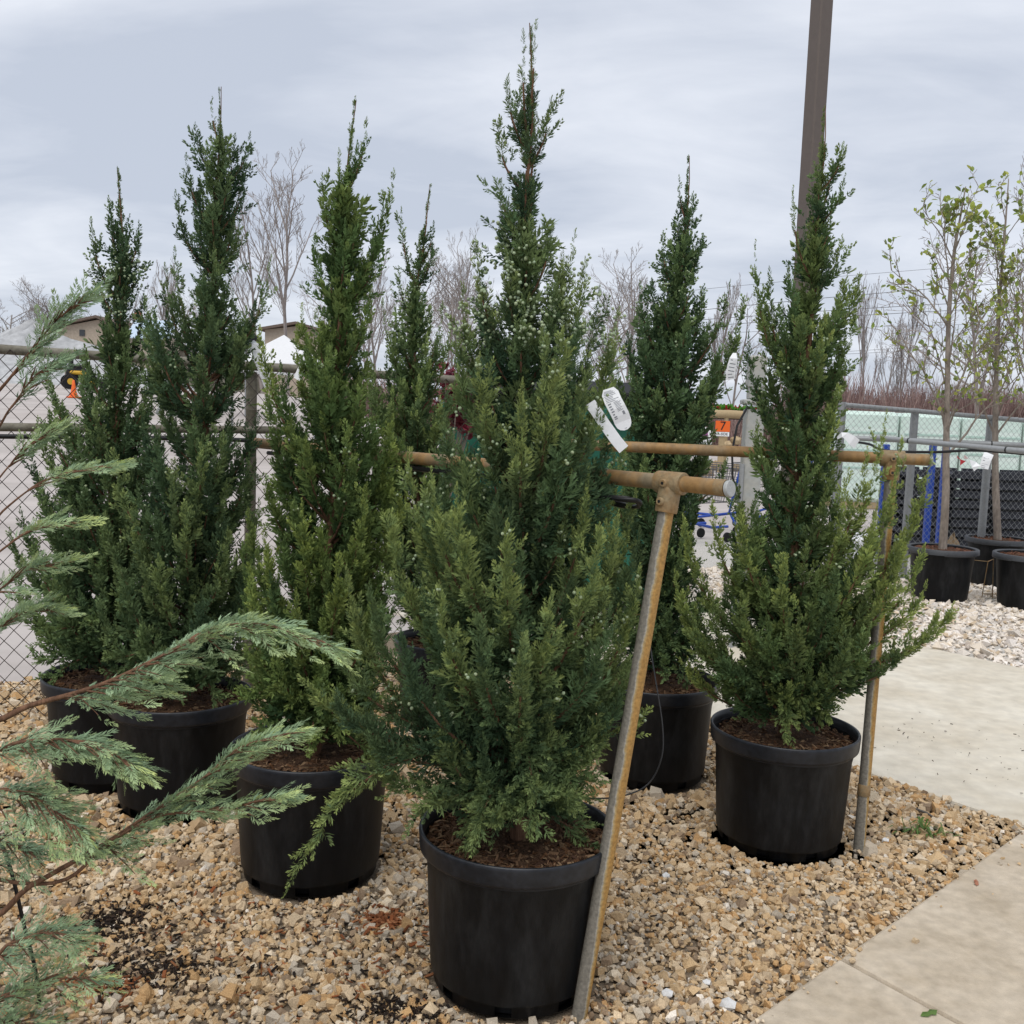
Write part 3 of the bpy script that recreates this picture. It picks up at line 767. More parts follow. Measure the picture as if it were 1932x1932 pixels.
juniper('juniper with bare trunk showing at a narrow waist, in the scuffed pot', 'T2',
    [(415, 165), (415, 300), (405, 480), (392, 720), (370, 1000), (350, 1280)],
    [(170, 3, 3), (225, 14, 16), (270, 32, 34), (350, 48, 40), (430, 58, 42), (480, 30, 26), (520, 34, 30), (560, 90, 72), (600, 122, 88), (650, 125, 92), (690, 105, 80), (715, 25, 22), (745, 15, 14), (770, 70, 70), (830, 100, 100), (900, 125, 100), (1000, 145, 110), (1100, 140, 105), (1200, 120, 95), (1270, 90, 70)],
    [(400, 200, 0, .14, .015, .2), (368, 248, 0, .18, .03), (470, 265, 0, .2, .03), (332, 375, .0, .28, .03), (352, 305, 0, .25, .025), (460, 345, .0, .2, .03), (452, 430, 0, .2, .03), (312, 512, .0, .42, .03, .6), (330, 480, .02, .4, .025, .5), (510, 498, .0, .45, .03, .6), (272, 570, .03, .4, .04), (480, 580, 0, .3, .04), (295, 620, -.1, .3, .045), (475, 680, .0, .2, .045), (280, 700, 0, .2, .05), (485, 790, .02, .35, .05), (470, 870, .0, .35, .05), (420, 830, -.15, .3, .05), (380, 850, -.2, .35, .05, .9), (330, 880, -.15, .4, .05, .9), (270, 800, .0, .35, .05), (215, 860, .0, .5, .045, .9), (350, 960, -.25, .4, .05, .9), (250, 960, -.1, .45, .05, .9), (430, 1010, -.2, .4, .05, .8), (300, 1060, -.25, .4, .05, .8), (220, 1080, -.05, .45, .05), (460, 1090, -.1, .4, .05), (380, 1130, -.3, .35, .05), (270, 1180, -.2, .3, .05), (250, 1250, -.1, .18, .05), (400, 1240, -.2, .2, .05), (488, 955, .05, .45, .05), (478, 1040, .0, .45, .05), (470, 1160, .0, .35, .05), (200, 980, .05, .5, .05), (190, 1150, .0, .35, .05), (480, 880, .08, .4, .045), (300, 740, .05, .3, .045)],
    98, 33, PL_MD, ds=.0125, berries=((560, 760, 90), (760, 1100, 40)), skirt=18, skirt_r=.30, bare=((P(390, 750, pots['T2'].y).z, P(390, 712, pots['T2'].y).z),),
    pal=((0.042, 0.082, 0.048), (0.085, 0.140, 0.064), (0.205, 0.250, 0.085)), tip_amt=.85)

juniper('juniper with berry-crowded neck in the pot against the chain link fence', 'T1',
    [(230, 320), (235, 460), (228, 620), (220, 850), (215, 1150)],
    [(325, 3, 3), (380, 20, 18), (430, 26, 24), (500, 26, 20), (560, 26, 26), (620, 34, 30), (680, 76, 66), (800, 128, 88), (900, 145, 95), (1000, 160, 100), (1080, 155, 100), (1180, 100, 80), (1240, 60, 60)],
    [(206, 385, 0, .18, .02), (172, 425, .0, .3, .03, .3), (182, 500, .0, .22, .022), (262, 430, 0, .22, .03), (262, 485, 0, .2, .025), (270, 570, .05, .3, .025), (92, 690, .0, .5, .03, .6), (80, 660, .05, .5, .02, .5), (72, 800, .0, .45, .045, .8), (155, 690, .02, .4, .045), (120, 770, -.05, .35, .045), (75, 905, .0, .5, .04, .6), (130, 900, -.1, .45, .05), (60, 1010, .0, .5, .05, .6), (30, 1090, .05, .4, .05, .5), (190, 1000, -.15, .4, .05), (110, 1060, -.15, .35, .05), (80, 1180, .0, .2, .05), (180, 1150, -.2, .25, .05), (40, 970, .1, .45, .045), (95, 960, .1, .5, .04), (50, 1120, .05, .35, .05), (20, 1010, .1, .4, .045), (110, 1180, -.1, .25, .05), (60, 860, .05, .45, .04)],
    94, 44, PL_LO, ds=.0130, berries=((520, 640, 260), (640, 900, 130), (900, 1100, 30)), skirt=14, skirt_r=.30, pal=((0.040, 0.078, 0.045), (0.08, 0.132, 0.058), (0.21, 0.265, 0.09)), tip_amt=.82)

juniper('slender juniper with double tip standing back by the fence rail', 'T4',
    [(812, 345), (800, 430), (782, 570), (778, 700), (790, 1000)],
    [(350, 3, 3), (400, 8, 8), (460, 14, 12), (540, 16, 14), (600, 48, 44), (650, 66, 62), (720, 95, 85), (820, 95, 95), (950, 110, 110), (1050, 110, 110), (1150, 80, 80)],
    [(757, 402, .0, .35, .028, .2), (818, 430, 0, .18, .02), (815, 470, 0, .2, .022), (752, 520, 0, .22, .022), (835, 580, .02, .4, .02, .4), (722, 575, .05, .4, .02, .4), (745, 640, 0, .4, .04), (805, 640, -.1, .4, .04, .9), (850, 620, .05, .45, .03, .7), (790, 720, -.2, .4, .05, 1.0), (740, 740, -.1, .4, .05, .9), (830, 760, -.15, .4, .05, .9), (880, 690, .1, .4, .04), (700, 690, .1, .4, .05), (810, 860, -.25, .4, .05, .9)],
    92, 55, PL_LO, ds=.0130, berries=((560, 680, 200), (700, 900, 60)), skirt=10, pal=((0.046, 0.085, 0.046), (0.095, 0.15, 0.064), (0.26, 0.32, 0.10)), tip_amt=.8)

juniper('juniper wearing a limp white tag, in the pot with the drip tube', 'T6',
    [(1302, 290), (1296, 420), (1275, 600), (1258, 850), (1245, 1200)],
    [(295, 3, 3), (340, 12, 12), (400, 22, 20), (470, 34, 22), (540, 66, 60), (600, 84, 92), (700, 104, 108), (800, 100, 84), (900, 92, 70), (1000, 85, 80), (1100, 90, 90), (1200, 90, 85), (1260, 60, 60)],
    [(1282, 345, 0, .15, .015, .3), (1250, 450, 0, .25, .028), (1325, 455, 0, .18, .025), (1208, 545, .0, .35, .03), (1375, 542, .0, .45, .028, .5), (1402, 572, .02, .6, .045, .9), (1378, 640, .0, .45, .05, .6), (1185, 640, .0, .35, .045), (1340, 720, -.05, .35, .05), (1200, 760, -.05, .3, .05), (1165, 700, .05, .35, .045), (1215, 850, -.2, .4, .04, .9), (1370, 875, .0, .25, .025, .6), (1300, 800, -.15, .3, .05), (1195, 960, -.1, .4, .05), (1290, 1000, -.15, .4, .05, .8), (1330, 1090, -.05, .4, .05), (1180, 1130, -.1, .3, .05), (1160, 1215, -.05, .1, .04), (1155, 890, -.05, .45, .045, .8), (1150, 985, -.08, .45, .05), (1150, 1075, -.05, .4, .05), (1185, 830, .1, .4, .05)],
    108, 66, PL_LO, ds=.0125, berries=((420, 620, 170), (620, 900, 140)), skirt=14, pal=((0.036, 0.074, 0.045), (0.072, 0.125, 0.058), (0.21, 0.27, 0.09)), tip_amt=.82)

# ------------------------------------------------------------------ blue-green conifer reaching in from the left
PAL_C = ((0.15, 0.235, 0.155), (0.245, 0.345, 0.225), (0.47, 0.52, 0.17))
def conifer():
    r = np.random.default_rng(91)
    base = Vector((-1.44, 2.02, 0))
    pot = make_pot(base, 'black nursery pot of the blue-green conifer at the gravel edge', 'plant pot', 77, nchips=0, rz=.2)
    root = empty('conifer_tree', (base.x, base.y, 0.41))
    tag(root, 'blue-green conifer with long feathery arching branches and yellow tips', 'conifer')
    off = np.array(root.location)
    Os, Ds, Ls, Ts, Hs, Ws = [], [], [], [], [], []
    br = MB()
    def branch(pts, w0, thick, n2, tipy=.8, hang=.0, start=.1):
        pts = [np.array(p) for p in pts]
        # smooth polyline
        k = len(pts); t = np.linspace(0, k - 1, 40)
        tck = np.array(pts)
        def at(tt):
            tt = np.clip(tt, 0, k - 1.0001); i = np.minimum(tt.astype(int), k - 2); f = (tt - i)[:, None]
            pm = tck[np.maximum(i - 1, 0)]; p0 = tck[i]; p1 = tck[i + 1]; p2 = tck[np.minimum(i + 2, k - 1)]
            return .5 * ((2 * p0) + (-pm + p1) * f + (2 * pm - 5 * p0 + 4 * p1 - p2) * f ** 2 + (-pm + 3 * p0 - 3 * p1 + p2) * f ** 3)
        c = at(t)
        br.tube(c - off, [thick * max(0, 1 - 1.25 * q) + .0010 for q in np.linspace(0, 1, 40)], 6, caps=False)
        ln = np.linalg.norm(np.diff(c, axis=0), axis=1).sum()
        for i in range(n2):
            s = start + (1 - start) * (i + r.uniform(0, 1)) / n2
            tt = np.array([s * (k - 1)])
            p = at(tt)[0]; tn = nrm(at(tt + .05) - at(tt - .05))[0]
            side = 1 if i % 2 else -1
            lat = nrm(np.cross(tn, [0, 0, 1.]))
            an = math.radians(r.uniform(24, 46)) * (1 - .4 * s)
            d = tn * math.cos(an) + (lat * side * r.uniform(.6, 1.) + np.array([0, 0, r.uniform(-.75, .45) - hang])) * math.sin(an)
            d = nrm(d); L = (w0 * (1.05 - s) ** .6 + .035) * r.uniform(.7, 1.2)
            # a side spray: short axis with flat plumes along it
            m = max(3, int(L / .016))
            for j in range(m):
                f = (j + r.uniform(0, 1)) / m
                sd = 1 if j % 2 else -1
                l2 = nrm(np.cross(d, [0, 0, 1.])) * sd + np.array([0, 0, r.uniform(-.25, .25)])
                a2 = math.radians(r.uniform(24, 42)) * (1 - .6 * f)
                dd = nrm(d * math.cos(a2) + l2 * math.sin(a2))
                Os.append(p + d * L * f + np.array([0, 0, -.12 * L * f * f])); Ds.append(dd); Ls.append((.050 * (1.1 - .7 * f) + .010) * r.uniform(.65, 1.3))
                Ts.append(np.clip(.15 + .85 * f * (s * .6 + .4), 0, 1) * tipy * r.uniform(.5, 1)); Hs.append(r.uniform(0, 1)); Ws.append(.62)
            q = np.linspace(0, 1, 5)[:, None]
            br.tube(p + d * L * q * .8 + np.array([0, 0, -.12 * L]) * (q * .8) ** 2 - off, [.0022, .002, .0016, .0012, .0008], 4, caps=False)
        e = at(np.array([k - 1.001]))[0]; tn = nrm(at(np.array([k - 1.001])) - at(np.array([k - 1.2])))[0]
        Os.append(e); Ds.append(tn); Ls.append(.06); Ts.append(tipy); Hs.append(.5); Ws.append(.4)
    def trunk_at(z): return np.array([base.x + .01 * math.sin(z * 5), base.y, z])
    def B(z0, pix, Y0, Y1, w0, thick, n2, **kw):
        k = len(pix); pts = [trunk_at(z0)]
        for i, (x, y) in enumerate(pix): pts.append(P(x, y, Y0 + (Y1 - Y0) * i / max(1, k - 1)))
        branch(pts, w0, thick, n2, **kw)
    B(.98, [(-60, 1365), (60, 1330), (190, 1292), (310, 1235), (400, 1185), (500, 1178), (612, 1212)], 1.9, 1.85, .125, .0065, 70, hang=.42, start=.34)
    B(.66, [(-60, 1735), (60, 1670), (200, 1590), (290, 1530), (380, 1470), (450, 1412), (535, 1386)], 1.9, 1.85, .105, .0065, 56, hang=.25, start=.34)
    B(.72, [(60, 1668), (200, 1592), (300, 1540), (420, 1525), (510, 1506)], 1.9, 1.8, .11, .004, 18, start=.62)
    B(1.35, [(-70, 800), (0, 735), (60, 660), (100, 610), (148, 572)], 1.95, 1.9, .055, .0045, 22, hang=-.1, start=.45, tipy=.45)
    B(1.25, [(-60, 860), (20, 770), (60, 715), (95, 690)], 1.95, 1.9, .045, .003, 12, start=.5, tipy=.2)
    B(1.2, [(-90, 1030), (-15, 920), (35, 860), (82, 822)], 1.9, 1.9, .035, .003, 10, start=.62)
    B(1.15, [(-90, 1060), (10, 960), (90, 905), (190, 880)], 1.9, 1.9, .04, .003, 12, start=.6)
    B(1.08, [(-90, 1110), (0, 1040), (60, 1000), (125, 985)], 1.9, 1.9, .05, .003, 12, start=.55, tipy=.9)
    B(1.05, [(-90, 1180), (-10, 1120), (45, 1080), (100, 1065)], 1.9, 1.9, .07, .004, 16, start=.4)
    B(1.0, [(-90, 1250), (-10, 1190), (40, 1155), (85, 1150)], 1.95, 1.95, .09, .004, 18, start=.35)
    B(.9, [(-60, 1420), (40, 1400), (120, 1395), (190, 1410), (240, 1435)], 1.85, 1.8, .10, .005, 34, hang=.4, start=.22)
    B(.85, [(-60, 1490), (20, 1490), (90, 1520), (140, 1560)], 1.85, 1.8, .13, .005, 28, hang=.4, start=.22)
    B(.75, [(-80, 1600), (0, 1590), (60, 1610)], 1.95, 1.9, .12, .005, 16, hang=.3, start=.25, tipy=.4)
    B(.6, [(-60, 1800), (20, 1780), (80, 1760), (130, 1765)], 1.85, 1.8, .08, .005, 20, hang=.3, start=.25, tipy=.5)
    B(.52, [(-80, 1900), (0, 1880), (90, 1850), (165, 1845)], 1.85, 1.8, .10, .005, 18, hang=.2, start=.3)
    B(.5, [(-80, 1960), (0, 1935), (60, 1930)], 1.85, 1.8, .10, .005, 12, start=.3, tipy=.4)
    # the rest of the tree, out of the picture to the left
    for i in range(34):
        z = .55 + 1.6 * i / 34; az = i * 2.4
        R = .5 * (1 - .35 * i / 34)
        dx, dy = math.cos(az), math.sin(az)
        if dx > -.1 or z > 1.8: continue
        c = trunk_at(z)
        branch([c, c + np.array([dx * R * .5, dy * R * .5, .08]), c + np.array([dx * R, dy * R, .2])], .12, .005, 14, start=.2)
    sh = (np.array(Os), np.array(Ds), np.array(Ls), np.array(Ts), np.array(Hs), np.array(Ws))
    V, F, C = merge(foliage_parts(sh, PL_FLAT, r, PAL_C, .9))
    tag(link('foliage', mesh_np('foliage', V - off, F, M_fol, C), root), kind='stuff')
    br.build('branches', M_bark, root)
    t = MB(); zs = np.linspace(.40, 2.35, 14); t.tube([trunk_at(z) - off for z in zs], [.024 * (1 - q) + .003 for q in np.linspace(0, 1, 14)], 8)
    t.build('trunk', M_bark, root)
conifer()

# ------------------------------------------------------------------ rails, posts and fittings
PIPE = 0.0215
def tee(root, c, rail_dir, post_dir, m=None):
    """a structural pipe tee: sleeve round the rail, sleeve round the post, two set screws"""
    m = m or M_tee
    rd, pd = Vector(rail_dir).normalized(), Vector(post_dir).normalized()
    b = MB()
    R = PIPE * 1.42
    b.tube([c - rd * .043, c - rd * .041, c + rd * .041, c + rd * .043], [R * .96, R, R, R * .96], 24)
    b.tube([c + pd * .012, c + pd * .078, c + pd * .081], [R, R, R * .96], 24)
    t = b.build('tee_fitting', m, root)
    face = (Vector((0, 0, CAM_H)) - c); face.z = 0; face.normalize()
    face = (face - rd * face.dot(rd)).normalized()
    f2 = (face - pd * face.dot(pd)).normalized()
    for q, d in ((c, face), (c + pd * .055, f2)):
        s = MB()
        s.tube([q + d * (R - .004), q + d * (R + .006), q + d * (R + .008)], [.0115, .0115, .009], 16)
        sb = s.build('set_screw', m, t)
        h = MB(); h.tube([q + d * (R + .0078), q + d * (R + .0086)], [.0048, .0048], 6)
        h.build('socket', M_tubing, sb)
    return t
def rail_frame(label, ends, post_at, post_foot, name='support_rail', cap_end=True, m=None, collar=None):
    a, b_ = (Vector(p) for p in ends)                     # a = free end
    foot = Vector(post_foot); m = m or M_rust
    root = empty(name, (foot.x, foot.y, 0)); tag(root, label, 'support rail')
    off = Vector(root.location)
    d = (b_ - a).normalized()
    r = MB(); r.tube([a - off, (a + b_) / 2 - off, b_ - off], PIPE, 20); r.build('rail', m, root)
    if cap_end:
        # steel collar pushed over the end, and a loose round cap
        e = MB(); e.tube([a - d * .001 - off, a + d * .03 - off], PIPE + .0006, 20, caps=False); e.build('end_band', M_galv if m is M_galv else M_tee, root)
        q = a - d * .008 + Vector((0, 0, -.001)); dd = (d + Vector((0, .0, -.12))).normalized()
        c = MB(); c.tube([q - dd * .006 - off, q - dd * .004 - off, q + dd * .004 - off], [PIPE * .93, PIPE * 1.02, PIPE * 1.02], 20); c.build('end_cap', M_cap, root)
    pt = a + d * post_at
    pd = (foot - pt).normalized()
    p = MB(); p.tube([pt + pd * .02 - off, (pt + foot) / 2 - off, foot - off + pd * .05], PIPE, 20); p.build('post', m, root)
    t = tee(root, pt - off, d, pd)
    for o in [t] : pass
    if collar is not None:
        q = foot - pd * collar - off
        c = MB(); c.tube([q, q - pd * .003, q - pd * .042, q - pd * .045], [PIPE + .0005, PIPE * 1.12, PIPE * 1.12, PIPE + .0005], 20); c.build('coupling', M_tee, root)
    return root, pt
M_cap = mat('galvanised_cap', (0.36, 0.37, 0.36), 0.5, 0.4, 0.15, 40)
# half of each post is bright zinc, half rusted: a mark with its own shape along the pipe
def half_rust(name):
    m = bpy.data.materials.new(name); m.use_nodes = True
    N, L = m.node_tree.nodes, m.node_tree.links; b = N['Principled BSDF']
    b.inputs['Roughness'].default_value = .55; b.inputs['Specular IOR Level'].default_value = .35
    t = N.new('ShaderNodeTexCoord'); sp = N.new('ShaderNodeSeparateXYZ'); L.new(t.outputs['Normal'], sp.inputs[0])
    nz = N.new('ShaderNodeTexNoise'); nz.inputs['Scale'].default_value = 9; nz.inputs['Detail'].default_value = 9
    nz.inputs['Roughness'].default_value = .7
    L.new(t.outputs['Object'], nz.inputs['Vector'])
    n2 = N.new('ShaderNodeTexNoise'); n2.inputs['Scale'].default_value = 120; n2.inputs['Detail'].default_value = 6
    L.new(t.outputs['Object'], n2.inputs['Vector'])
    ad = N.new('ShaderNodeMath'); ad.operation = 'MULTIPLY_ADD'; ad.inputs[1].default_value = 1.3
    L.new(nz.outputs['Fac'], ad.inputs[0]); L.new(sp.outputs['X'], ad.inputs[2])
    sb = N.new('ShaderNodeMath'); sb.operation = 'SUBTRACT'; sb.inputs[1].default_value = .20; L.new(ad.outputs[0], sb.inputs[0])
    # less rust near the foot
    sz = N.new('ShaderNodeSeparateXYZ'); L.new(t.outputs['Object'], sz.inputs[0])
    mz = N.new('ShaderNodeMapRange'); mz.inputs['From Min'].default_value = 0; mz.inputs['From Max'].default_value = .55
    mz.inputs['To Min'].default_value = -.75; mz.inputs['To Max'].default_value = 0
    L.new(sz.outputs['Z'], mz.inputs['Value'])
    s2 = N.new('ShaderNodeMath'); L.new(sb.outputs[0], s2.inputs[0]); L.new(mz.outputs[0], s2.inputs[1])
    r = N.new('ShaderNodeValToRGB'); e = r.color_ramp.elements
    e[0].position = .06; e[0].color = (.20, .185, .155, 1); e[1].position = .62; e[1].color = (.38, .215, .062, 1)
    for pos, c in ((.17, (.33, .315, .275, 1)), (.33, (.38, .28, .13, 1))):
        q = e.new(pos); q.color = c
    L.new(s2.outputs[0], r.inputs[0])
    mr = N.new('ShaderNodeMapRange'); mr.inputs['From Min'].default_value = .3; mr.inputs['From Max'].default_value = .7
    mr.inputs['To Min'].default_value = .68; mr.inputs['To Max'].default_value = 1.2; L.new(n2.outputs['Fac'], mr.inputs['Value'])
    v = N.new('ShaderNodeVectorMath'); v.operation = 'SCALE'; L.new(r.outputs[0], v.inputs[0]); L.new(mr.outputs[0], v.inputs['Scale'])
    L.new(v.outputs[0], b.inputs['Base Color'])
    bp = N.new('ShaderNodeBump'); bp.inputs['Strength'].default_value = .25; bp.inputs['Distance'].default_value = .004
    L.new(n2.outputs['Fac'], bp.inputs['Height']); L.new(bp.outputs[0], b.inputs['Normal'])
    return m
M_half = half_rust('half_rusted_pipe')

A_end = P(1371, 921, 2.62)
A_far = G(506, 838, A_end.z)
A_dir = (A_far - A_end).normalized()
A_foot = G(1092, 1922)
frA, ptA = rail_frame('rusty pipe rail on a leaning post in front of the tallest juniper', (A_end, A_far + A_dir * .12), (P(1262, 910, A_end.y + .12) - A_end).dot(A_dir), A_foot)
for o in frA.children:
    if o.name.startswith('post'): o.data.materials[0] = M_half
B_end = P(1752, 868, 3.83)
B_far = G(1322, 849, B_end.z)
B_dir = (B_far - B_end).normalized()
B_foot = G(1620, 1608)
frB, ptB = rail_frame('rusty pipe rail on an upright post with a pipe collar near its foot', (B_end, B_end + B_dir * 1.72), (P(1672, 866, B_end.y + .2) - B_end).dot(B_dir), B_foot, collar=.22)
for o in frB.children:
    if o.name.startswith('post'): o.data.materials[0] = M_half

def tubing(label, pts, r, name='irrigation_tube', cat='tubing', m=None, n=8):
    pts = [Vector(p) for p in pts]
    # Catmull-Rom through the points
    out = []
    for i in range(len(pts) - 1):
        p0, p1, p2, p3 = pts[max(i - 1, 0)], pts[i], pts[i + 1], pts[min(i + 2, len(pts) - 1)]
        for f in [k / 6 for k in range(6)]:
            out.append(.5 * ((2 * p1) + (-p0 + p2) * f + (2 * p0 - 5 * p1 + 4 * p2 - p3) * f * f + (-p0 + 3 * p1 - 3 * p2 + p3) * f ** 3))
    out.append(pts[-1])
    b = MB(); b.tube(out, r, n)
    return tag(b.build(name, m or M_tubing), label, cat)
# hose under the front rail, with the coil tied near the tee
under = lambda t, dz=-.036: A_end + A_dir * t + Vector((0, 0, dz))
Ltot = (A_far - A_end).length
tubing('black drip hose tied under the leaning rusty rail', [under(.42, -.032), under(.7, -.034), under(1.1, -.036), under(1.5, -.034), under(Ltot, -.036)], .0085)
coil = []
cc = A_end + A_dir * .40 + Vector((0, 0, -.052)); cd = A_dir; cs = Vector((-A_dir.y, A_dir.x, 0))
if cs.y > 0: cs = -cs
for i in range(64):
    a = 2 * math.pi * i / 20
    coil.append(cc + cd * (.115 * math.cos(a) * (1 + .05 * math.sin(i * .5))) + cs * (.05 * math.sin(a)) + Vector((0, 0, -.012 + .016 * math.sin(a) + .005 * math.sin(i * .9))))
tubing('coil of black drip tubing hung below the leaning rusty rail', coil, .0055)
lp = [under(Ltot * .80, .026), under(Ltot * .80, -.06), under(Ltot * .72, -.095), under(Ltot * .64, -.03), under(Ltot * .60, .024)]
tubing('loop of black tubing wrapped over the far half of the leaning rail', [p + Vector((.012, -.02, 0)) for p in lp], .0038)
dp = [P(1222, 1180, 3.6), P(1228, 1225, 3.4), P(1238, 1290, 3.25), P(1250, 1370, 3.15), P(1248, 1430, 3.1), P(1222, 1480, 3.08), P(1170, 1503, 3.02), P(1100, 1507, 2.98), P(1055, 1508, 2.93)]
tubing('thin black drip tube looping from the big pot up into the juniper behind', dp, .0024)

# ------------------------------------------------------------------ chain link fences
def zigzag(h, w, pitch, r, m, sides=4):
    n = int(h / (pitch / 2)); pts = []
    for i in range(n + 1):
        side = i % 2
        pts.append((w / 2 * side, (.0035 if side else -.0035), i * pitch / 2))
    b = MB(); b.tube(pts, r, sides, caps=False, smooth=True)
    # knuckled twist above the rail
    return b.mesh('wire', m)
def fence(label, a, b_, height, w, pitch, m_rail, m_wire, posts, wr, rail_r, z0=.04, posts_h=None, over=.045, ncap=300, post_r=.03):
    a, b_ = Vector(a), Vector(b_); L = (b_ - a).xy.length
    ang = math.atan2(b_.y - a.y, b_.x - a.x)
    root = empty('chain_link_fence', (a.x, a.y, 0), ang); tag(root, label, 'fence')
    z = lambda s: a.z + (b_.z - a.z) * s / L
    r = MB(); r.tube([(0, 0, a.z), (L / 2, 0, (a.z + b_.z) / 2), (L, 0, b_.z)], rail_r, 14); r.build('top_rail', m_rail, root)
    me = zigzag(height + over - z0, w, pitch, wr, m_wire)
    me2 = me.copy()
    for v in me2.vertices: v.co.x = w / 2 - v.co.x
    nw = min(ncap, int(L / (w / 2)))
    for i in range(nw):
        s = i * w / 2
        o = link('wire', me if i % 2 == 0 else me2, root, (s, -rail_r - .006, z0 + z(s) - height))
    for s in posts:
        p = MB(); p.tube([(s, .05, -.1), (s, .05, z(s) + (posts_h or -.03))], post_r, 14)
        po = p.build('fence_post', m_rail, root)
        for q in (.55, .93, 1.4):
            t = MB(); t.tube([(s - post_r - .012, .02, q * z(s) / 1.6), (s - post_r * .7, .01 - post_r * .6, q * z(s) / 1.6 - .002), (s + post_r * .7, .01 - post_r * .6, q * z(s) / 1.6 - .006), (s + post_r + .004, .04, q * z(s) / 1.6 - .008)], .003, 5)
            t.build('tie_wire', m_rail, po)
    return root
fa, fb = P(-160, 648, 4.75), P(1000, 726, 6.25)
Lf = (fb - fa).xy.length
p_s = (P(481, 700, 5.45) - fa).dot((fb - fa).normalized())
fence('weathered chain link fence with brown wire behind the junipers', fa, fb, fa.z, .087, .097, M_olive, M_wire, (p_s, Lf - .05), .0025, .0235)
ra, rb = P(-160, 804, 4.66), P(570, 812, 5.6)
rl = MB(); rl.tube([ra, (ra + rb) / 2, rb], .0205, 14)
rr_root = empty('fence_rail', (ra.x, ra.y, 0)); tag(rr_root, 'weathered horizontal pipe rail strapped along the brown chain link fence', 'rail')
rl.v = [tuple(Vector(p) - rr_root.location) for p in rl.v]; rl.build('rail', M_olive, rr_root)
for s in (.62, .97):
    q = ra + (rb - ra) * s
    c = MB(); c.tube([q - rr_root.location + (rb - ra).normalized() * k for k in (-.012, .012)], .0225, 14); c.build('strap', M_galv, rr_root)
tubing('black poly pipe hung below the weathered fence rail', [P(-160, 822, 4.60), P(60, 824, 4.85), P(240, 826, 5.1), P(420, 829, 5.35), P(600, 838, 5.6)], .0115, name='poly_pipe', cat='pipe')

gfa, gfb = P(1594, 764, 10.4), P(2080, 806, 10.9)
Lg = (gfb - gfa).xy.length
g_fence = fence('galvanised chain link fence with fine mesh behind the leafing potted trees', gfa, gfb, gfa.z, .062, .068, M_galv, M_wireg, (.0, (P(1730, 776, 10.55) - gfa).dot((gfb - gfa).normalized()), (P(1872, 800, 10.7) - gfa).dot((gfb - gfa).normalized())), .0021, .024, posts_h=.03, post_r=.04)
# grey rails that steady the leafing trees
def grey_rail(label, a, b_, post_px=None):
    a, b_ = Vector(a), Vector(b_)
    root = empty('support_rail', (a.x, a.y, 0)); tag(root, label, 'support rail')
    off = Vector(root.location)
    r = MB(); r.tube([a - off, (a + b_) / 2 - off, b_ - off], .024, 14); r.build('rail', M_galv, root)
    d = (b_ - a).normalized()
    for s in (.35, 1.3, 2.2):
        q = a + d * s - off
        c = MB(); c.tube([q - d * .006, q + d * .006], .0265, 12); c.build('cable_tie', M_tubing, root)
    p = b_ - d * .15
    pp = MB(); pp.tube([(p.x - off.x, p.y - off.y, -.1), (p.x - off.x, p.y - off.y, p.z)], .024, 12); pp.build('post', M_galv, root)
    return root
grey_rail('grey pipe rail ahead of the leafing trees, tied to their trunks', P(1655, 826, 9.6), P(2060, 863, 7.9))
grey_rail('grey pipe rail set back nearer the galvanised fence', P(1596, 826, 9.9), P(2070, 846, 9.4))
tubing('black irrigation line sagging below the grey rails', [P(1600, 832, 9.8), P(1640, 838, 9.6), P(1670, 850, 9.4), P(1760, 853, 9.0), P(1850, 850, 8.7), P(1990, 862, 8.2)], .012)

# ------------------------------------------------------------------ lamp pole and grey conduit post
M_bronze = mat('bronze_paint', (0.115, 0.092, 0.078), 0.5, 0.35, 0.06, 4)
lpb = P(1551, 0, 9.4)
root = empty('lamp_pole', (lpb.x, lpb.y, 0)); tag(root, 'tall square bronze lamp pole rising behind the wide juniper', 'lamp pole')
b = MB(); b.box((0, 0, 4.6), (.145, .145, 9.0), bev=.012); b.build('shaft', M_bronze, root)
b = MB(); b.box((0, 0, .05), (.30, .30, .2), bev=.02); b.build('base_cover', M_bronze, root)
b = MB(); b.box((0, -.35, 9.15), (.36, .75, .12), bev=.03); b.build('lamp_head', M_bronze, root)
root.rotation_euler = (0, 0, .5)
M_grey = mat('grey_painted_steel', (0.34, 0.36, 0.355), 0.55, 0.35, 0.12, 6, col2=(0.40, 0.38, 0.33))
cb = P(1412, 860, 7.2)
root = empty('conduit_post', (cb.x, cb.y, 0)); tag(root, 'grey square steel post with a conduit pipe and cable beside the wide juniper', 'post')
zt = P(1412, 772, 7.2).z
b = MB(); b.box((0.02, 0, zt / 2), (.125, .125, zt), bev=.008); b.build('shaft', M_grey, root)
b = MB(); b.tube([(-.062, -.075, 0), (-.058, -.075, zt - .38)], .018, 10); b.build('conduit', M_galv, root)
b = MB(); b.box((.02, 0, zt + .05), (.17, .17, .035), bev=.008); b.box((.02, 0, zt + .11), (.10, .10, .09), bev=.01); b.box((.02, 0, zt + .26), (.12, .12, .22), bev=.01); b.build('junction_box', M_grey, root)
b = MB(); b.tube([(-.04, -.07, zt + .02), (-.11, -.08, zt - .12), (-.135, -.09, zt - .3), (-.12, -.09, zt - .48), (-.06, -.09, zt - .62)], .008, 8); b.build('cable', M_tubing, root)

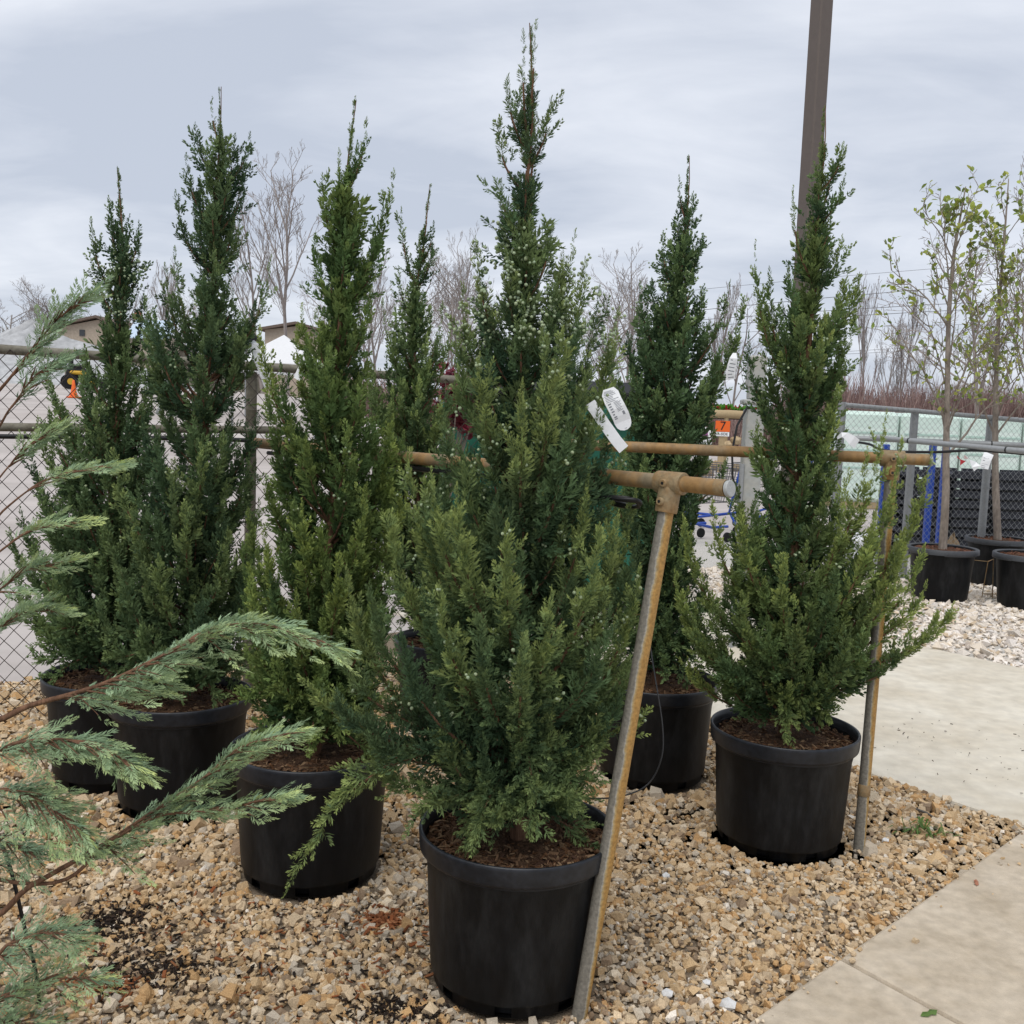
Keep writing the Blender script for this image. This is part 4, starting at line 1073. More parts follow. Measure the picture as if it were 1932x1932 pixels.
# ------------------------------------------------------------------ plant tags
def ribbon(label, pts, w, wdir, name='plant_tag', round_end=False, cat='tag', print_=None, taper=None, group=None):
    """a strip of white card bent along pts (real thickness), width along wdir"""
    pts = [Vector(p) for p in pts]; wd = Vector(wdir).normalized()
    n = len(pts); V, F = [], []
    for i, p in enumerate(pts):
        t = (pts[min(i + 1, n - 1)] - pts[max(i - 1, 0)]).normalized()
        ww = (wd - t * wd.dot(t)).normalized(); nn = t.cross(ww).normalized()
        k = taper[i] if taper else 1.0
        for sx, sn in ((-1, -1), (1, -1), (1, 1), (-1, 1)):
            V.append(p + ww * (w / 2 * k * sx) + nn * (.0003 * sn))
    for i in range(n - 1):
        for q in range(4):
            j = (q + 1) % 4
            F.append((i * 4 + q, i * 4 + j, i * 4 + 4 + j, i * 4 + 4 + q))
    F += [(3, 2, 1, 0), tuple((n - 1) * 4 + q for q in range(4))]
    c = sum(pts, Vector()) / n
    root = MB(); root.add([p - c for p in V], F, False)
    o = root.build(name, M_paper, None, c); tag(o, label, cat, group)
    if print_:
        b = MB(); cam_d_ = (Vector((0, 0, CAM_H)) - c).normalized()
        for (t0, t1, x0, x1) in print_:
            def at(t, x):
                i = min(int(t * (n - 1)), n - 2); f = t * (n - 1) - i
                p = pts[i].lerp(pts[i + 1], f); tt = (pts[i + 1] - pts[i]).normalized()
                ww = (wd - tt * wd.dot(tt)).normalized(); nn = tt.cross(ww).normalized()
                if nn.dot(cam_d_) < 0: nn = -nn
                kk = (taper[i] * (1 - f) + taper[i + 1] * f) if taper else 1.0
                return p + ww * (w / 2 * kk * x) + nn * .0008 - c
            b.add([at(t0, x0), at(t0, x1), at(t1, x1), at(t1, x0)], [(0, 1, 2, 3)])
        b.build('printing', M_ink, o)
    return o
def lines(r, t0, t1, n, x0, x1, h=.012):
    out = []
    for i in range(n):
        t = t0 + (t1 - t0) * i / max(1, n - 1)
        out.append((t, t + h, x0, x0 + (x1 - x0) * r.uniform(.55, 1)))
    return out
rt = random.Random(3)
YT = 2.82
prn = lines(rt, .06, .24, 9, -.8, .85, .008) + lines(rt, .27, .42, 8, -.05, .75, .007) + lines(rt, .26, .52, 7, -.75, -.35, .02) + [(.45, .50, .35, .62)]
ring = []
for k in range(12):
    a = 2 * math.pi * k / 12
    ring.append((.875 + .022 * math.sin(a), .89 + .022 * math.sin(a), .05 + .2 * math.cos(a), .05 + .2 * math.cos(a) + .07))
ribbon('printed white plant tag with a rounded end beside the folded blank tag', [P(1148, 733, YT + .01), P(1151, 742, YT + .005), P(1157, 757, YT - .005), P(1164, 770, YT - .008), P(1171, 784, YT - .005), P(1175, 795, YT), P(1178, 803, YT), P(1180, 808, YT), P(1181, 811, YT)], .048, P(1190, 755, YT) - P(1150, 770, YT), round_end=True, print_=prn + ring,
       taper=[.62, .98, 1, 1, 1, .98, .86, .62, .2])
ribbon('blank white ribbon tag pointing down beside the printed tag', [P(1113, 760, YT + .03), P(1122, 772, YT + .01), P(1142, 802, YT - .005), P(1162, 830, YT - .01), P(1177, 848, YT - .01)], .031, P(1190, 790, YT) - P(1150, 815, YT))
YT2 = 4.05
ribbon('folded white ribbon tag hanging across the old fence post', [P(466, 650, YT2), P(473, 645, YT2 - .02), P(480, 652, YT2 - .03), P(484, 668, YT2 - .03), P(492, 690, YT2 - .03), P(499, 708, YT2 - .03), P(507, 730, YT2 - .02)], .034, (1, .2, .35))
ribbon('white ribbon tag curled over the juniper branch near the canopy tent', [P(579, 652, 3.75), P(574, 668, 3.72), P(571, 690, 3.70), P(566, 705, 3.70), P(560, 716, 3.70)], .036, (1, -.3, .5), taper=[.4, .6, .9, 1, .9])
ribbon('small curved white tag between the two junipers by the fence', [P(308, 752, 4.3), P(307, 762, 4.28), P(303, 772, 4.27), P(296, 782, 4.27)], .026, (1, .3, .1), taper=[.5, 1, 1, .7], print_=lines(rt, .6, .95, 4, -.7, .8, .02))
ribbon('limp white tag hanging in the upper branches of the far juniper', [P(1386, 666, 4.3), P(1384, 676, 4.28), P(1381, 690, 4.28), P(1378, 704, 4.28), P(1379, 716, 4.28)], .040, (1, -.2, .15), taper=[.35, .8, .95, .9, .95], print_=lines(rt, .3, .9, 6, -.6, .8, .03))
ribbon('square-ended white tag on the wide juniper above its rail', [P(1580, 826, 3.72), P(1588, 820, 3.70), P(1597, 822, 3.70), P(1608, 831, 3.70), P(1617, 838, 3.71)], .036, (.35, 0, 1), taper=[.4, .5, .7, 1, 1])

# ------------------------------------------------------------------ leafing potted trees at the back
M_tbark = mat('grey_tree_bark', (0.20, 0.165, 0.135), 0.85, 0.15, 0.25, 10, col2=(0.31, 0.265, 0.225), bump=0.35, bscale=60, stretch=(1, 1, .4))
M_leaf = mat('young_leaf', (0.24, 0.32, 0.07), 0.5, 0.35, attr='tint', transl=.35)
def pot2(c, label, seed):
    """larger nursery pot with a rolled rim broken by handle notches"""
    t = empty('plant_pot', (c.x, c.y, 0), seed * .7); tag(t, label, 'plant pot', 'pots of the leafing trees')
    n = 64
    b = MB(); b.lathe([(0.0, .004), (.235, .004), (.242, .012), (.248, .05), (.285, .46), (.290, .47)], n); b.build('pot_body', M_pot, t)
    notch = {k for k0 in (4, 20, 36, 52) for k in range(k0, k0 + 5)}
    r = MB(); r.lathe([(.285, .44), (.315, .438), (.320, .445), (.318, .487), (.312, .492), (.290, .492), (.283, .484)], n, skip=lambda i, k: i in (0, 1) and k in notch); r.build('rim', M_rim2, t)
    i = MB(); i.lathe([(.24, .02), (.282, .46), (.285, .486)], n); i.build('lining', M_pot, t)
    m = MB(); m.lathe([(0, .475), (.1, .472), (.2, .465), (.283, .458)], 32); mo = m.build('mulch', M_mulch, t)
    V, F, C = chips(500, np.random.default_rng(seed), .27, .462, [(0.15, 0.07, 0.045), (0.2, 0.10, 0.065), (0.1, 0.05, 0.035)], .015, .05)
    tag(link('bark_chips', mesh_np('bark_chips', V, F, M_chip, C), mo), kind='stuff')
    return t
M_rim2 = mat('grey_pot_rim', (0.05, 0.053, 0.058), 0.5, 0.4, 0.2, 12)
pA = G(1786, 1139) + Vector((0.03, .25, 0)); pB = G(1888, 1111) + Vector((.05, .25, 0)); pC = G(1958, 1155) + Vector((.02, .25, 0))
pot2(pA, 'black pot with notched grey rim, standing alone in front of the white gravel trees', 5)
pot2(pB, 'black pot with notched grey rim, tucked behind its two neighbours', 6)
pot2(pC, 'black pot with notched grey rim and a wire clip at its foot', 7)
def leaf_cloud(pts, dirs, r, n, size):
    pv = np.array([(0, 0, 0), (.35, .30, .06), (.7, .26, .02), (1, 0, -.08), (.7, -.26, .02), (.35, -.30, .06)]); pf = np.array([(0, 1, 5), (1, 2, 4), (1, 4, 5), (2, 3, 4)])
    k = r.integers(0, len(pts), n)
    O = pts[k] + r.normal(0, .012, (n, 3)); D = dirs[k] * .5 + r.normal(0, .8, (n, 3)); D[:, 2] += .25
    S = size * r.uniform(.5, 1.2, n)
    V, F = place((pv, pf), O, D, np.tile([0., 0, 1], (n, 1)) + r.normal(0, .5, (n, 3)), S)
    c = np.array([(0.25, 0.33, 0.07), (0.36, 0.42, 0.08), (0.19, 0.25, 0.07), (0.42, 0.44, 0.10)])[r.integers(0, 4, n)] * r.uniform(.8, 1.15, (n, 1))
    return V, F, np.repeat(c, 6, 0)
def leafy_tree(label, c, axis_px, Y, branches, seed, nleaf):
    r = np.random.default_rng(seed)
    root = empty('young_tree', (c.x, c.y, .46)); tag(root, label, 'young tree', 'leafing trees in pots')
    off = np.array(root.location)
    ax = np.array([(c.x, c.y, .45)] + [tuple(P(x, y, Y)) for x, y in axis_px]); 
    def cr(pts, n=8):
        out = []
        for i in range(len(pts) - 1):
            p0, p1, p2, p3 = pts[max(i - 1, 0)], pts[i], pts[i + 1], pts[min(i + 2, len(pts) - 1)]
            for f in np.arange(n) / n: out.append(.5 * (2 * p1 + (-p0 + p2) * f + (2 * p0 - 5 * p1 + 4 * p2 - p3) * f * f + (-p0 + 3 * p1 - 3 * p2 + p3) * f ** 3))
        out.append(pts[-1]); return np.array(out)
    a = cr(ax); n = len(a)
    t = MB(); t.tube(a - off, [.036 * (1 - q) ** .9 + .004 for q in np.linspace(0, 1, n)], 10); t.build('trunk', M_tbark, root)
    LP, LD = [], []
    br = MB()
    def twig(p0, d, L, rad, lev):
        m = 7; pts = [p0]; dd = d / np.linalg.norm(d)
        for i in range(m):
            dd = dd + r.normal(0, .09, 3) + np.array([0, 0, .05]); dd /= np.linalg.norm(dd); pts.append(pts[-1] + dd * L / m)
        pts = np.array(pts); br.tube(pts - off, [rad * (1 - .8 * q) + .0014 for q in np.linspace(0, 1, m + 1)], 5, caps=False)
        for i in range(2, m + 1):
            LP.append(pts[i]); LD.append(dd)
            if lev and r.random() < .85:
                s = r.normal(0, 1, 3); s -= dd * s.dot(dd); s /= np.linalg.norm(s)
                twig(pts[i], dd * .75 + s * .7, L * r.uniform(.25, .45), rad * .5, lev - 1)
    for zf, az, el, L in branches:
        q = a[int(zf * (n - 1))]; twig(q, np.array([math.cos(az) * math.cos(el), math.sin(az) * math.cos(el), math.sin(el)]), L, .011 * min(1, L), 2)
    for i in range(int(n * .45), n):
        if r.random() < .6: LP.append(a[i]); LD.append(np.array([0, 0, 1.]))
    br.build('branches', M_tbark, root)
    V, F, C = leaf_cloud(np.array(LP), np.array(LD), r, nleaf, .066)
    tag(link('leaves', mesh_np('leaves', V - off, F, M_leaf, C), root), kind='stuff')
rb_ = random.Random(8)
def rand_br(n, lo, hi, l0, l1): return [(lo + (hi - lo) * (i + rb_.random()) / n, i * 2.4 + rb_.uniform(-.5, .5), rb_.uniform(.85, 1.3), (l1 + (l0 - l1) * (1 - i / n)) * rb_.uniform(.7, 1.2)) for i in range(n)]
leafy_tree('young tree with fresh leaves in the notched pot standing alone', pA, [(1784, 940), (1785, 850), (1787, 760), (1790, 600), (1800, 480), (1810, 420), (1822, 352)], pA.y, rand_br(20, .27, .86, .95, .3), 3, 760)
leafy_tree('young tree with fresh leaves in the tucked-back notched pot', pB, [(1878, 900), (1878, 800), (1880, 700), (1886, 560), (1895, 450), (1903, 337)], pB.y, rand_br(20, .27, .88, 1.0, .3), 4, 800)
leafy_tree('young tree with fresh leaves in the notched pot with the wire clip', pC, [(1955, 900), (1957, 700), (1962, 500), (1968, 380)], pC.y, rand_br(16, .3, .88, .9, .3), 6, 560)
b = MB(); ws = G(1852, 1130)
for pts in ([(0, 0, 0), (.03, .0, .36), (-.25, .06, .37)], [(.12, .04, 0), (.10, .04, .38), (.03, .0, .36)]):
    b.tube([Vector(p) + ws for p in pts], .005, 6)
tag(b.build('wire_stand', M_tee), 'thin wire stand bent over the white gravel between two pots', 'wire stand')
ribbon('white tag tied to the rail beside the lone leafing tree', [P(1819, 862, 8.6), P(1828, 866, 8.58), P(1838, 877, 8.57), P(1844, 884, 8.57)], .07, (.7, 0, -.5))
ribbon('red tag tied beside the white tag on the grey rail', [P(1806, 862, 8.6), P(1812, 867, 8.58), P(1817, 874, 8.58)], .06, (.6, 0, -.6)).data.materials[0] = mat('red_tag', (0.55, 0.05, 0.06), .6)
ribbon('pale printed tag hanging on the tucked-back leafing tree', [P(1866, 855, 9.2), P(1862, 865, 9.18), P(1858, 877, 9.18), P(1856, 884, 9.18)], .085, (1, 0, .15), print_=lines(rt, .3, .9, 5, -.7, .8, .04))

# ------------------------------------------------------------------ the yard and things beyond the fences
def yz(x, y): return float(lot_z(np.array([x]), np.array([y]))[0])
M_pile = mat('pale_stone_pile', (0.33, 0.335, 0.34), 0.95, 0.1, 0.2, .6, col2=(0.46, 0.465, 0.47), bump=.6, bscale=6)
def mound(name, label, cat, c, rx, ry, h, m, seed, kind=None, n=26):
    r = random.Random(seed); V, F = [], []
    ph = [r.uniform(0, 6) for _ in range(6)]
    for i in range(n + 1):
        for k in range(n):
            q = i / n; a = 2 * math.pi * k / n
            rad = q * (1 + .10 * math.sin(3 * a + ph[0]) + .06 * math.sin(7 * a + ph[1]))
            z = h * (max(0, 1 - q) ** .8) * (1 + .12 * math.sin(5 * a + ph[2] + 4 * q) + .07 * math.sin(11 * q + 3 * a + ph[3])) - .1 * q
            V.append((rx * rad * math.cos(a), ry * rad * math.sin(a), z))
    for i in range(n):
        for k in range(n):
            j = (k + 1) % n; F.append((i * n + k, i * n + j, i * n + n + j, i * n + n + k))
    b = MB(); b.add(V, F, True); o = b.build(name, m, None, c); tag(o, label, cat, kind=kind); return o
pc = P(30, 700, 56); mound('stone_pile', 'long pale pile of crushed stone across the yard', 'stone pile', (pc.x, 58, yz(pc.x, 56) - .2), 9.0, 5.0, 3.3, M_pile, 3)
M_tanwall = mat('tan_wall', (0.40, 0.34, 0.27), .9, .1, .15, 1.0)
M_brownroof = mat('brown_shingle_roof', (0.15, 0.115, 0.095), .9, .1, .2, 1.5)
def gable_house(label, px0, px1, pyE, pyR, Y, depth, ridge_px, roofm, wallm, chimney=None, windows=()):
    a, b_ = P(px0, pyE, Y), P(px1, pyE, Y); rg = P(ridge_px, pyR, Y)
    g = yz((a.x + b_.x) / 2, Y) - .3
    root = empty('building', ((a.x + b_.x) / 2, Y, g)); tag(root, label, 'building'); off = Vector(root.location)
    w = MB(); z1 = min(a.z, b_.z) - g
    x0, x1 = a.x - off.x, b_.x - off.x; xr_ = rg.x - off.x; zr = rg.z - g
    V = [(x0, 0, 0), (x1, 0, 0), (x1, 0, z1), (xr_, 0, zr - .15), (x0, 0, z1)]
    V += [(x, depth, z) for x, _, z in V]
    w.add(V, [(0, 1, 2, 3, 4), (9, 8, 7, 6, 5), (1, 6, 7, 2), (0, 4, 9, 5)]); w.build('wall', wallm, root)
    rf = MB(); t = .22; oh = .5
    for xa, s in ((x0, -1), (x1, 1)):
        ex = xa + s * oh; ez = z1 - (zr - z1) * oh / abs(xr_ - xa)
        q = [(xr_, zr), (ex, ez), (ex, ez + t), (xr_, zr + t)]
        VV = [(x, -.6, z) for x, z in q] + [(x, depth + .6, z) for x, z in q]
        rf = MB(); rf.add(VV, [(0, 1, 2, 3), (7, 6, 5, 4), (0, 4, 5, 1), (1, 5, 6, 2), (2, 6, 7, 3)])
        ro = rf.build('roof', roofm, root)
    if chimney:
        c0, c1, cy = chimney; p0, p1 = P(c0, cy, Y + 2), P(c1, cy, Y + 2)
        cm = MB(); cm.box(((p0.x + p1.x) / 2 - off.x, 2, (p0.z - g) / 2 + zr / 2 - .8), (p1.x - p0.x, .8, p0.z - g - zr + 1.6)); cm.build('chimney', M_chim, ro)
    for (wx0, wx1, wy0, wy1) in windows:
        p0, p1 = P(wx0, wy0, Y - .05), P(wx1, wy1, Y - .05)
        wm = MB(); wm.box(((p0.x + p1.x) / 2 - off.x, -.04, (p0.z + p1.z) / 2 - g), (p1.x - p0.x, .1, p0.z - p1.z)); wo = wm.build('window', M_glass, root)
    return root
M_chim = mat('orange_brick', (0.36, 0.16, 0.10), .9, .1, .15, 3)
M_glass = mat('dark_glass', (0.04, 0.045, 0.05), .2, .5)
gable_house('low tan building with brown shingle roof and brick chimney across the yard', 30, 262, 633, 600, 96, 14, 185, M_brownroof, M_tanwall, (256, 266, 588), ((150, 160, 622, 634),))
gable_house('tan building with shallow roof behind the canopy tent', 500, 610, 622, 612, 92, 12, 560, M_brownroof, M_tanwall)
M_corr = mat('blue_white_corrugated', (0.50, 0.60, 0.70), .5, .3, .1, 2)
shp = P(292, 640, 62); root = empty('storage_shed', (shp.x, 62, yz(shp.x, 62) - .1)); tag(root, 'small shed with pale blue corrugated roof between the junipers', 'shed')
zr = P(292, 604, 62).z - root.location.z
b = MB(); b.box((0, 0, zr / 2 - .6), (2.2, 2.2, zr - 1.0)); b.build('wall', M_tanwall, root)
V, F = [], []
for i in range(25):
    x = -1.3 + 2.6 * i / 24; dz = .045 * (i % 2)
    V += [(x, -1.4, zr - 1.15 + dz), (x, .4, zr + dz), (x, .4, zr - .06 + dz), (x, -1.4, zr - 1.21 + dz)]
for i in range(24):
    for q in range(4):
        j = (q + 1) % 4; F.append((i * 4 + q, i * 4 + j, i * 4 + 4 + j, i * 4 + 4 + q))
b = MB(); b.add(V, F); b.build('roof', M_corr, root)
# canopy tent
M_canvas = mat('white_canvas', (0.80, 0.81, 0.82), .7, .2, .03, 4, transl=.25)
ct = P(535, 690, 24); root = empty('canopy_tent', (ct.x, 24, yz(ct.x, 24))); tag(root, 'white canopy tent with peaked roof beyond the fence', 'tent')
g = root.location.z; ze = P(535, 688, 24).z - g; zp = P(535, 640, 24).z - g; hw = .95
b = MB(); rim_ = [(-hw, -hw), (hw, -hw), (hw, hw), (-hw, hw)]
b.add([(x, y, ze) for x, y in rim_] + [(x, y, ze - .22) for x, y in rim_] + [(0, 0, zp + .1)], [(0, 1, 8), (1, 2, 8), (2, 3, 8), (3, 0, 8)] + [(i, 4 + i, 4 + (i + 1) % 4, (i + 1) % 4) for i in range(4)]); b.build('roof', M_canvas, root)
for x, y in rim_:
    l = MB(); l.tube([(x * .98, y * .98, 0), (x * .98, y * .98, ze)], .025, 8); l.build('leg', M_galv, root)
bk = P(464, 650, 31); root = empty('market_umbrella', (bk.x, 31, yz(bk.x, 31))); tag(root, 'black peaked umbrella shade beside the canopy tent', 'umbrella')
g = root.location.z; zp = P(464, 612, 31).z - g; ze = P(464, 652, 31).z - g
b = MB(); V = [(0, 0, zp)]
for k in range(8): V.append((.62 * math.cos(k * math.pi / 4 + .3), .62 * math.sin(k * math.pi / 4 + .3), ze))
b.add(V + [(v[0], v[1], v[2] - .05) for v in V], [(0, 1 + k, 1 + (k + 1) % 8) for k in range(8)] + [(9, 10 + (k + 1) % 8, 10 + k) for k in range(8)] + [(1 + k, 10 + k, 10 + (k + 1) % 8, 1 + (k + 1) % 8) for k in range(8)])
b.build('canopy', mat('black_fabric', (0.012, 0.012, 0.014), .8, .1), root)
b = MB(); b.tube([(0, 0, 0), (0, 0, zp)], .025, 8); b.build('pole', M_galv, root)
# compact loader, safety drum, notice board
M_yel = mat('yellow_paint', (0.55, 0.33, 0.03), .45, .4); M_blk = mat('black_rubber', (0.015, 0.015, 0.016), .8, .2)
lc = P(150, 716, 42); root = empty('compact_loader', (lc.x, 42, yz(lc.x, 42)), .5); tag(root, 'small black and yellow ride-on loader parked across the yard', 'loader')
b = MB(); b.box((0, 0, .62), (1.0, .75, .42), bev=.08); b.build('hood', M_blk, root)
b = MB(); b.box((.05, -.40, .66), (.9, .12, .16), bev=.05); b.box((.05, .40, .66), (.9, .12, .16), bev=.05); b.v = [v for v in b.v]; tag(b.build('fenders', M_yel, root), kind='stuff')
b = MB(); b.box((-.1, 0, .88), (.6, .6, .22), bev=.06); b.box((-.32, 0, 1.12), (.16, .55, .5), bev=.05); b.build('seat', M_blk, root)
b = MB(); b.tube([(.30, 0, .82), (.22, 0, 1.12)], .025, 8); b.tube([(.22 + .0, .18 * math.cos(a), 1.12 + .12 * math.sin(a)) for a in [k * math.pi / 6 for k in range(13)]], .018, 6); b.build('steering_wheel', M_blk, root)
for sx in (-.38, .4):
    for sy in (-.42, .42):
        w = MB(); w.tube([(sx, sy - .1, .3), (sx, sy + .1, .3)], .3, 18); wo = w.build('wheel', M_blk, root)
        h = MB(); h.tube([(sx, sy - .115, .3), (sx, sy + .115, .3)], .13, 12); h.build('hub', M_yel, wo)
b = MB(); b.box((.95, 0, .25), (.35, 1.0, .35), bev=.04); b.build('bucket', M_blk, root)
dc = P(139, 756, 36); dz = yz(dc.x, 36); root = empty('safety_cone', (dc.x, 36, dz)); tag(root, 'bright orange safety cone standing in the yard', 'cone')
M_or = mat('orange_plastic', (0.75, 0.13, 0.02), .5, .3)
b = MB(); b.lathe([(0.0, .62), (.035, .61), (.06, .42), (.10, .2), (.15, .045)], 18); b.build('cone_body', M_or, root)
b = MB(); b.box((0, 0, .025), (.38, .38, .05), bev=.01); b.build('base', M_or, root)
nb = P(123, 685, 44); root = empty('notice_board', (nb.x, 44, yz(nb.x, 44))); tag(root, 'small white board with blue lines on a post by the stone pile', 'sign')
z0 = P(123, 691, 44).z - root.location.z; z1 = P(123, 679, 44).z - root.location.z
b = MB(); b.box((0, 0, (z0 + z1) / 2), (.36, .03, z1 - z0)); bo = b.build('board', M_paper, root)
M_blu = mat('blue_print', (0.10, 0.22, 0.42), .6)
for i in range(3):
    b = MB(); b.box((0, -.018, z0 + (z1 - z0) * (.25 + .25 * i)), (.26, .004, .03)); b.build('printed_line', M_blu, bo)
b = MB(); b.box((0, .03, z0 / 2), (.06, .03, z0 + .05)); b.build('stake', M_tanwall, root)

# dumpster, red shrub
M_green = mat('green_painted_steel', (0.012, 0.105, 0.068), .5, .35, .15, 3)
dp_ = P(1030, 900, 8.6); root = empty('dumpster', (dp_.x, 8.6, 0), .12); tag(root, 'dark green steel dumpster with black lid behind the junipers', 'dumpster')
zt = P(1185, 742, 8.6).z
b = MB(); hx, hy = .88, .55
b.add([(-hx, -hy * .8, .12), (hx, -hy * .8, .12), (hx, hy, .12), (-hx, hy, .12), (-hx, -hy, zt - .12), (hx, -hy, zt - .12), (hx, hy, zt), (-hx, hy, zt)], [(3, 2, 1, 0), (4, 5, 6, 7), (0, 1, 5, 4), (1, 2, 6, 5), (2, 3, 7, 6), (3, 0, 4, 7)]); bo = b.build('bin', M_green, root)
b = MB(); b.box((0, -hy - .03, zt - .18), (1.84, .06, .09), bev=.01); b.build('top_band', M_green, bo)
for x in (-.6, -.2, .2, .6):
    b = MB(); b.box((x, -hy * .93 - .02, zt * .45), (.06, .05, zt * .62)); b.build('rib', M_green, bo)
b = MB(); b.box((0, .0, zt + .02), (1.8, 1.16, .06), Matrix.Rotation(.1, 3, 'X'), bev=.015); b.build('lid', M_blk, root)
for x in (-.6, .6):
    b = MB(); b.tube([(x - .04, .35, .07), (x + .04, .35, .07)], .09, 12); b.build('wheel', M_blk, root)
def shrub(label, c, R, h, n, cols, seed, name='shrub', leaf=.03):
    r = np.random.default_rng(seed)
    root = empty(name, tuple(c)); tag(root, label, 'shrub')
    st = MB(); LP, LD = [], []
    for i in range(14):
        a = r.uniform(0, 6.28); q = R * r.uniform(.2, .9)
        p = np.array([[0, 0, 0], [q * .5 * math.cos(a), q * .5 * math.sin(a), h * .45], [q * math.cos(a), q * math.sin(a), h * r.uniform(.7, 1)]])
        st.tube(p, [.008, .005, .002], 4, caps=False)
        for f in np.linspace(.3, 1, 10):
            LP.append(p[1] * (1 - f) + p[2] * f + r.normal(0, .05, 3)); LD.append(p[2] - p[1])
    tag(st.build('stems', M_tbark, root), kind='stuff')
    V, F, _ = leaf_cloud(np.array(LP), nrm(np.array(LD)), r, n, leaf)
    c_ = np.array(cols)[r.integers(0, len(cols), n)] * r.uniform(.7, 1.2, (n, 1))
    tag(link('leaves', mesh_np('leaves', V, F, M_leaf, np.repeat(c_, 6, 0)), root), kind='stuff')
    return root
rs = P(850, 800, 7.3); shrub('dark red leafed shrub behind the brown chain link', (rs.x, 7.3, P(850, 870, 7.3).z - .3), .32, .95, 700, [(0.16, 0.02, 0.035), (0.24, 0.04, 0.06), (0.12, 0.015, 0.03)], 4, leaf=.07)

# boulders, row sign, edging log, flower bag
M_boulder = mat('tan_boulder', (0.33, 0.235, 0.13), .9, .15, .25, 3, col2=(0.44, 0.34, 0.21), bump=.5, bscale=9)
BV = []
for i, (px, py, wpx, lab) in enumerate([(1330, 878, 40, 'largest tan boulder lying alone on the pale ground'), (1352, 848, 26, 'tan boulder at the foot of the orange row sign'), (1372, 838, 22, 'tan boulder stacked right of the orange row sign'), (1392, 852, 20, 'tan boulder beside the grey conduit post'), (1388, 830, 20, 'tan boulder on top of the stack by the conduit post'), (1338, 846, 18, 'low tan boulder left of the orange row sign')]):
    Y = 31 if i != 0 else 28
    R = wpx * Y / 1932 / 2 * 1.15
    iv, if_ = ico(100 + i, .16)
    import_v = [tuple(p) for p in iv]
    # two rounds of midpoint subdivision, rounded unevenly
    F_ = [tuple(f) for f in if_]; V_ = [Vector(p) for p in import_v]
    for lev in range(2):
        cache, nf = {}, []
        def midp(a, b_):
            k = (min(a, b_), max(a, b_))
            if k not in cache:
                m_ = (V_[a] + V_[b_]) / 2; m_ *= 1 + .09 * math.sin(m_.x * 7 + i) * math.cos(m_.y * 6 + m_.z * 5); V_.append(m_); cache[k] = len(V_) - 1
            return cache[k]
        for a, b_, c in F_:
            ab, bc, ca = midp(a, b_), midp(b_, c), midp(c, a); nf += [(a, ab, ca), (ab, b_, bc), (ca, bc, c), (ab, bc, ca)]
        F_ = nf
    c = P(px, py, Y); zg = yz(c.x, Y)
    lift = .0 if i not in (4, 2) else max(0, c.z - zg - R * .6)
    b = MB(); b.add([(v.x * R, v.y * R, v.z * R * .75) for v in V_], F_, True)
    tag(b.build('boulder', M_boulder, None, (c.x, Y, zg + lift + R * .5)), lab, 'boulder')
def text_mesh(txt, size, m, name, parent, loc, rot):
    cu = bpy.data.curves.new(name, 'FONT'); cu.body = txt; cu.size = size; cu.align_x = 'CENTER'; cu.align_y = 'CENTER'; cu.extrude = .002
    to = bpy.data.objects.new('tmp_text', cu); COL.objects.link(to)
    dg = bpy.context.evaluated_depsgraph_get(); me = bpy.data.meshes.new_from_object(to.evaluated_get(dg))
    bpy.data.objects.remove(to); me.materials.clear(); me.materials.append(m)
    o = link(name, me, parent, loc); o.rotation_euler = rot; return o
sg = P(1363, 815, 30); zg = yz(sg.x, 30)
root = empty('row_sign', (sg.x, 30, zg)); tag(root, 'orange row sign reading 7 above a small white A-SIDE plate', 'sign')
zt = P(1363, 794, 30).z - zg; zm = P(1363, 814.5, 30).z - zg; zl = P(1363, 823, 30).z - zg
b = MB(); b.box((0, 0, (zt + zm) / 2), (.42, .03, zt - zm)); bo = b.build('number_board', M_or, root)
M_bk = mat('black_print', (0.02, 0.02, 0.02), .7)
text_mesh('7', (zt - zm) * 1.15, M_bk, 'lettering', bo, (0, -.02, (zt + zm) / 2), (math.pi / 2, 0, 0))
b = MB(); b.box((0, 0, (zl + zm) / 2 - .005), (.40, .03, zm - zl - .01)); bo = b.build('name_plate', M_paper, root)
text_mesh('A-SIDE', .105, M_bk, 'lettering', bo, (0, -.02, (zl + zm) / 2 - .005), (math.pi / 2, 0, 0))
M_wood = mat('pine_stake', (0.38, 0.29, 0.17), .85, .15, .15, 4, stretch=(3, 3, .4))
b = MB(); b.box((0, .05, zt / 2 - .05), (.17, .06, zt - .1)); b.build('stake', M_wood, root)
lg = P(1385, 783, 31); b = MB(); b.tube([Vector((-1.1, 0, 0)), Vector((0, 0, .02)), Vector((1.0, 0, 0))], [.12, .13, .11], 12)
root = empty('log_rail', (lg.x, 31.6, yz(lg.x, 31.6))); tag(root, 'pale log rail on short posts behind the orange row sign', 'rail')
zl = lg.z - root.location.z + .0
b.v = [(v[0], v[1], v[2] + zl) for v in b.v]; b.build('log', M_wood, root)
for x in (-.9, -.1, .8):
    p = MB(); p.tube([(x, 0, 0), (x, 0, zl)], .07, 8); p.build('post', M_wood, root)
tr_ = MB(); root = empty('plant_tray', (lg.x + .1, 32.3, yz(lg.x, 32.3))); tag(root, 'black nursery tray of green and red seedlings on legs behind the log rail', 'plant tray')
zt = P(1385, 777, 32.3).z - root.location.z
tr_.box((0, 0, zt - .12), (1.9, .5, .24), bev=.02); tr_.build('tray', M_blk, root)
for x in (-.85, .85):
    p = MB(); p.tube([(x, 0, 0), (x, 0, zt - .1)], .04, 6); p.build('leg', M_blk, root)
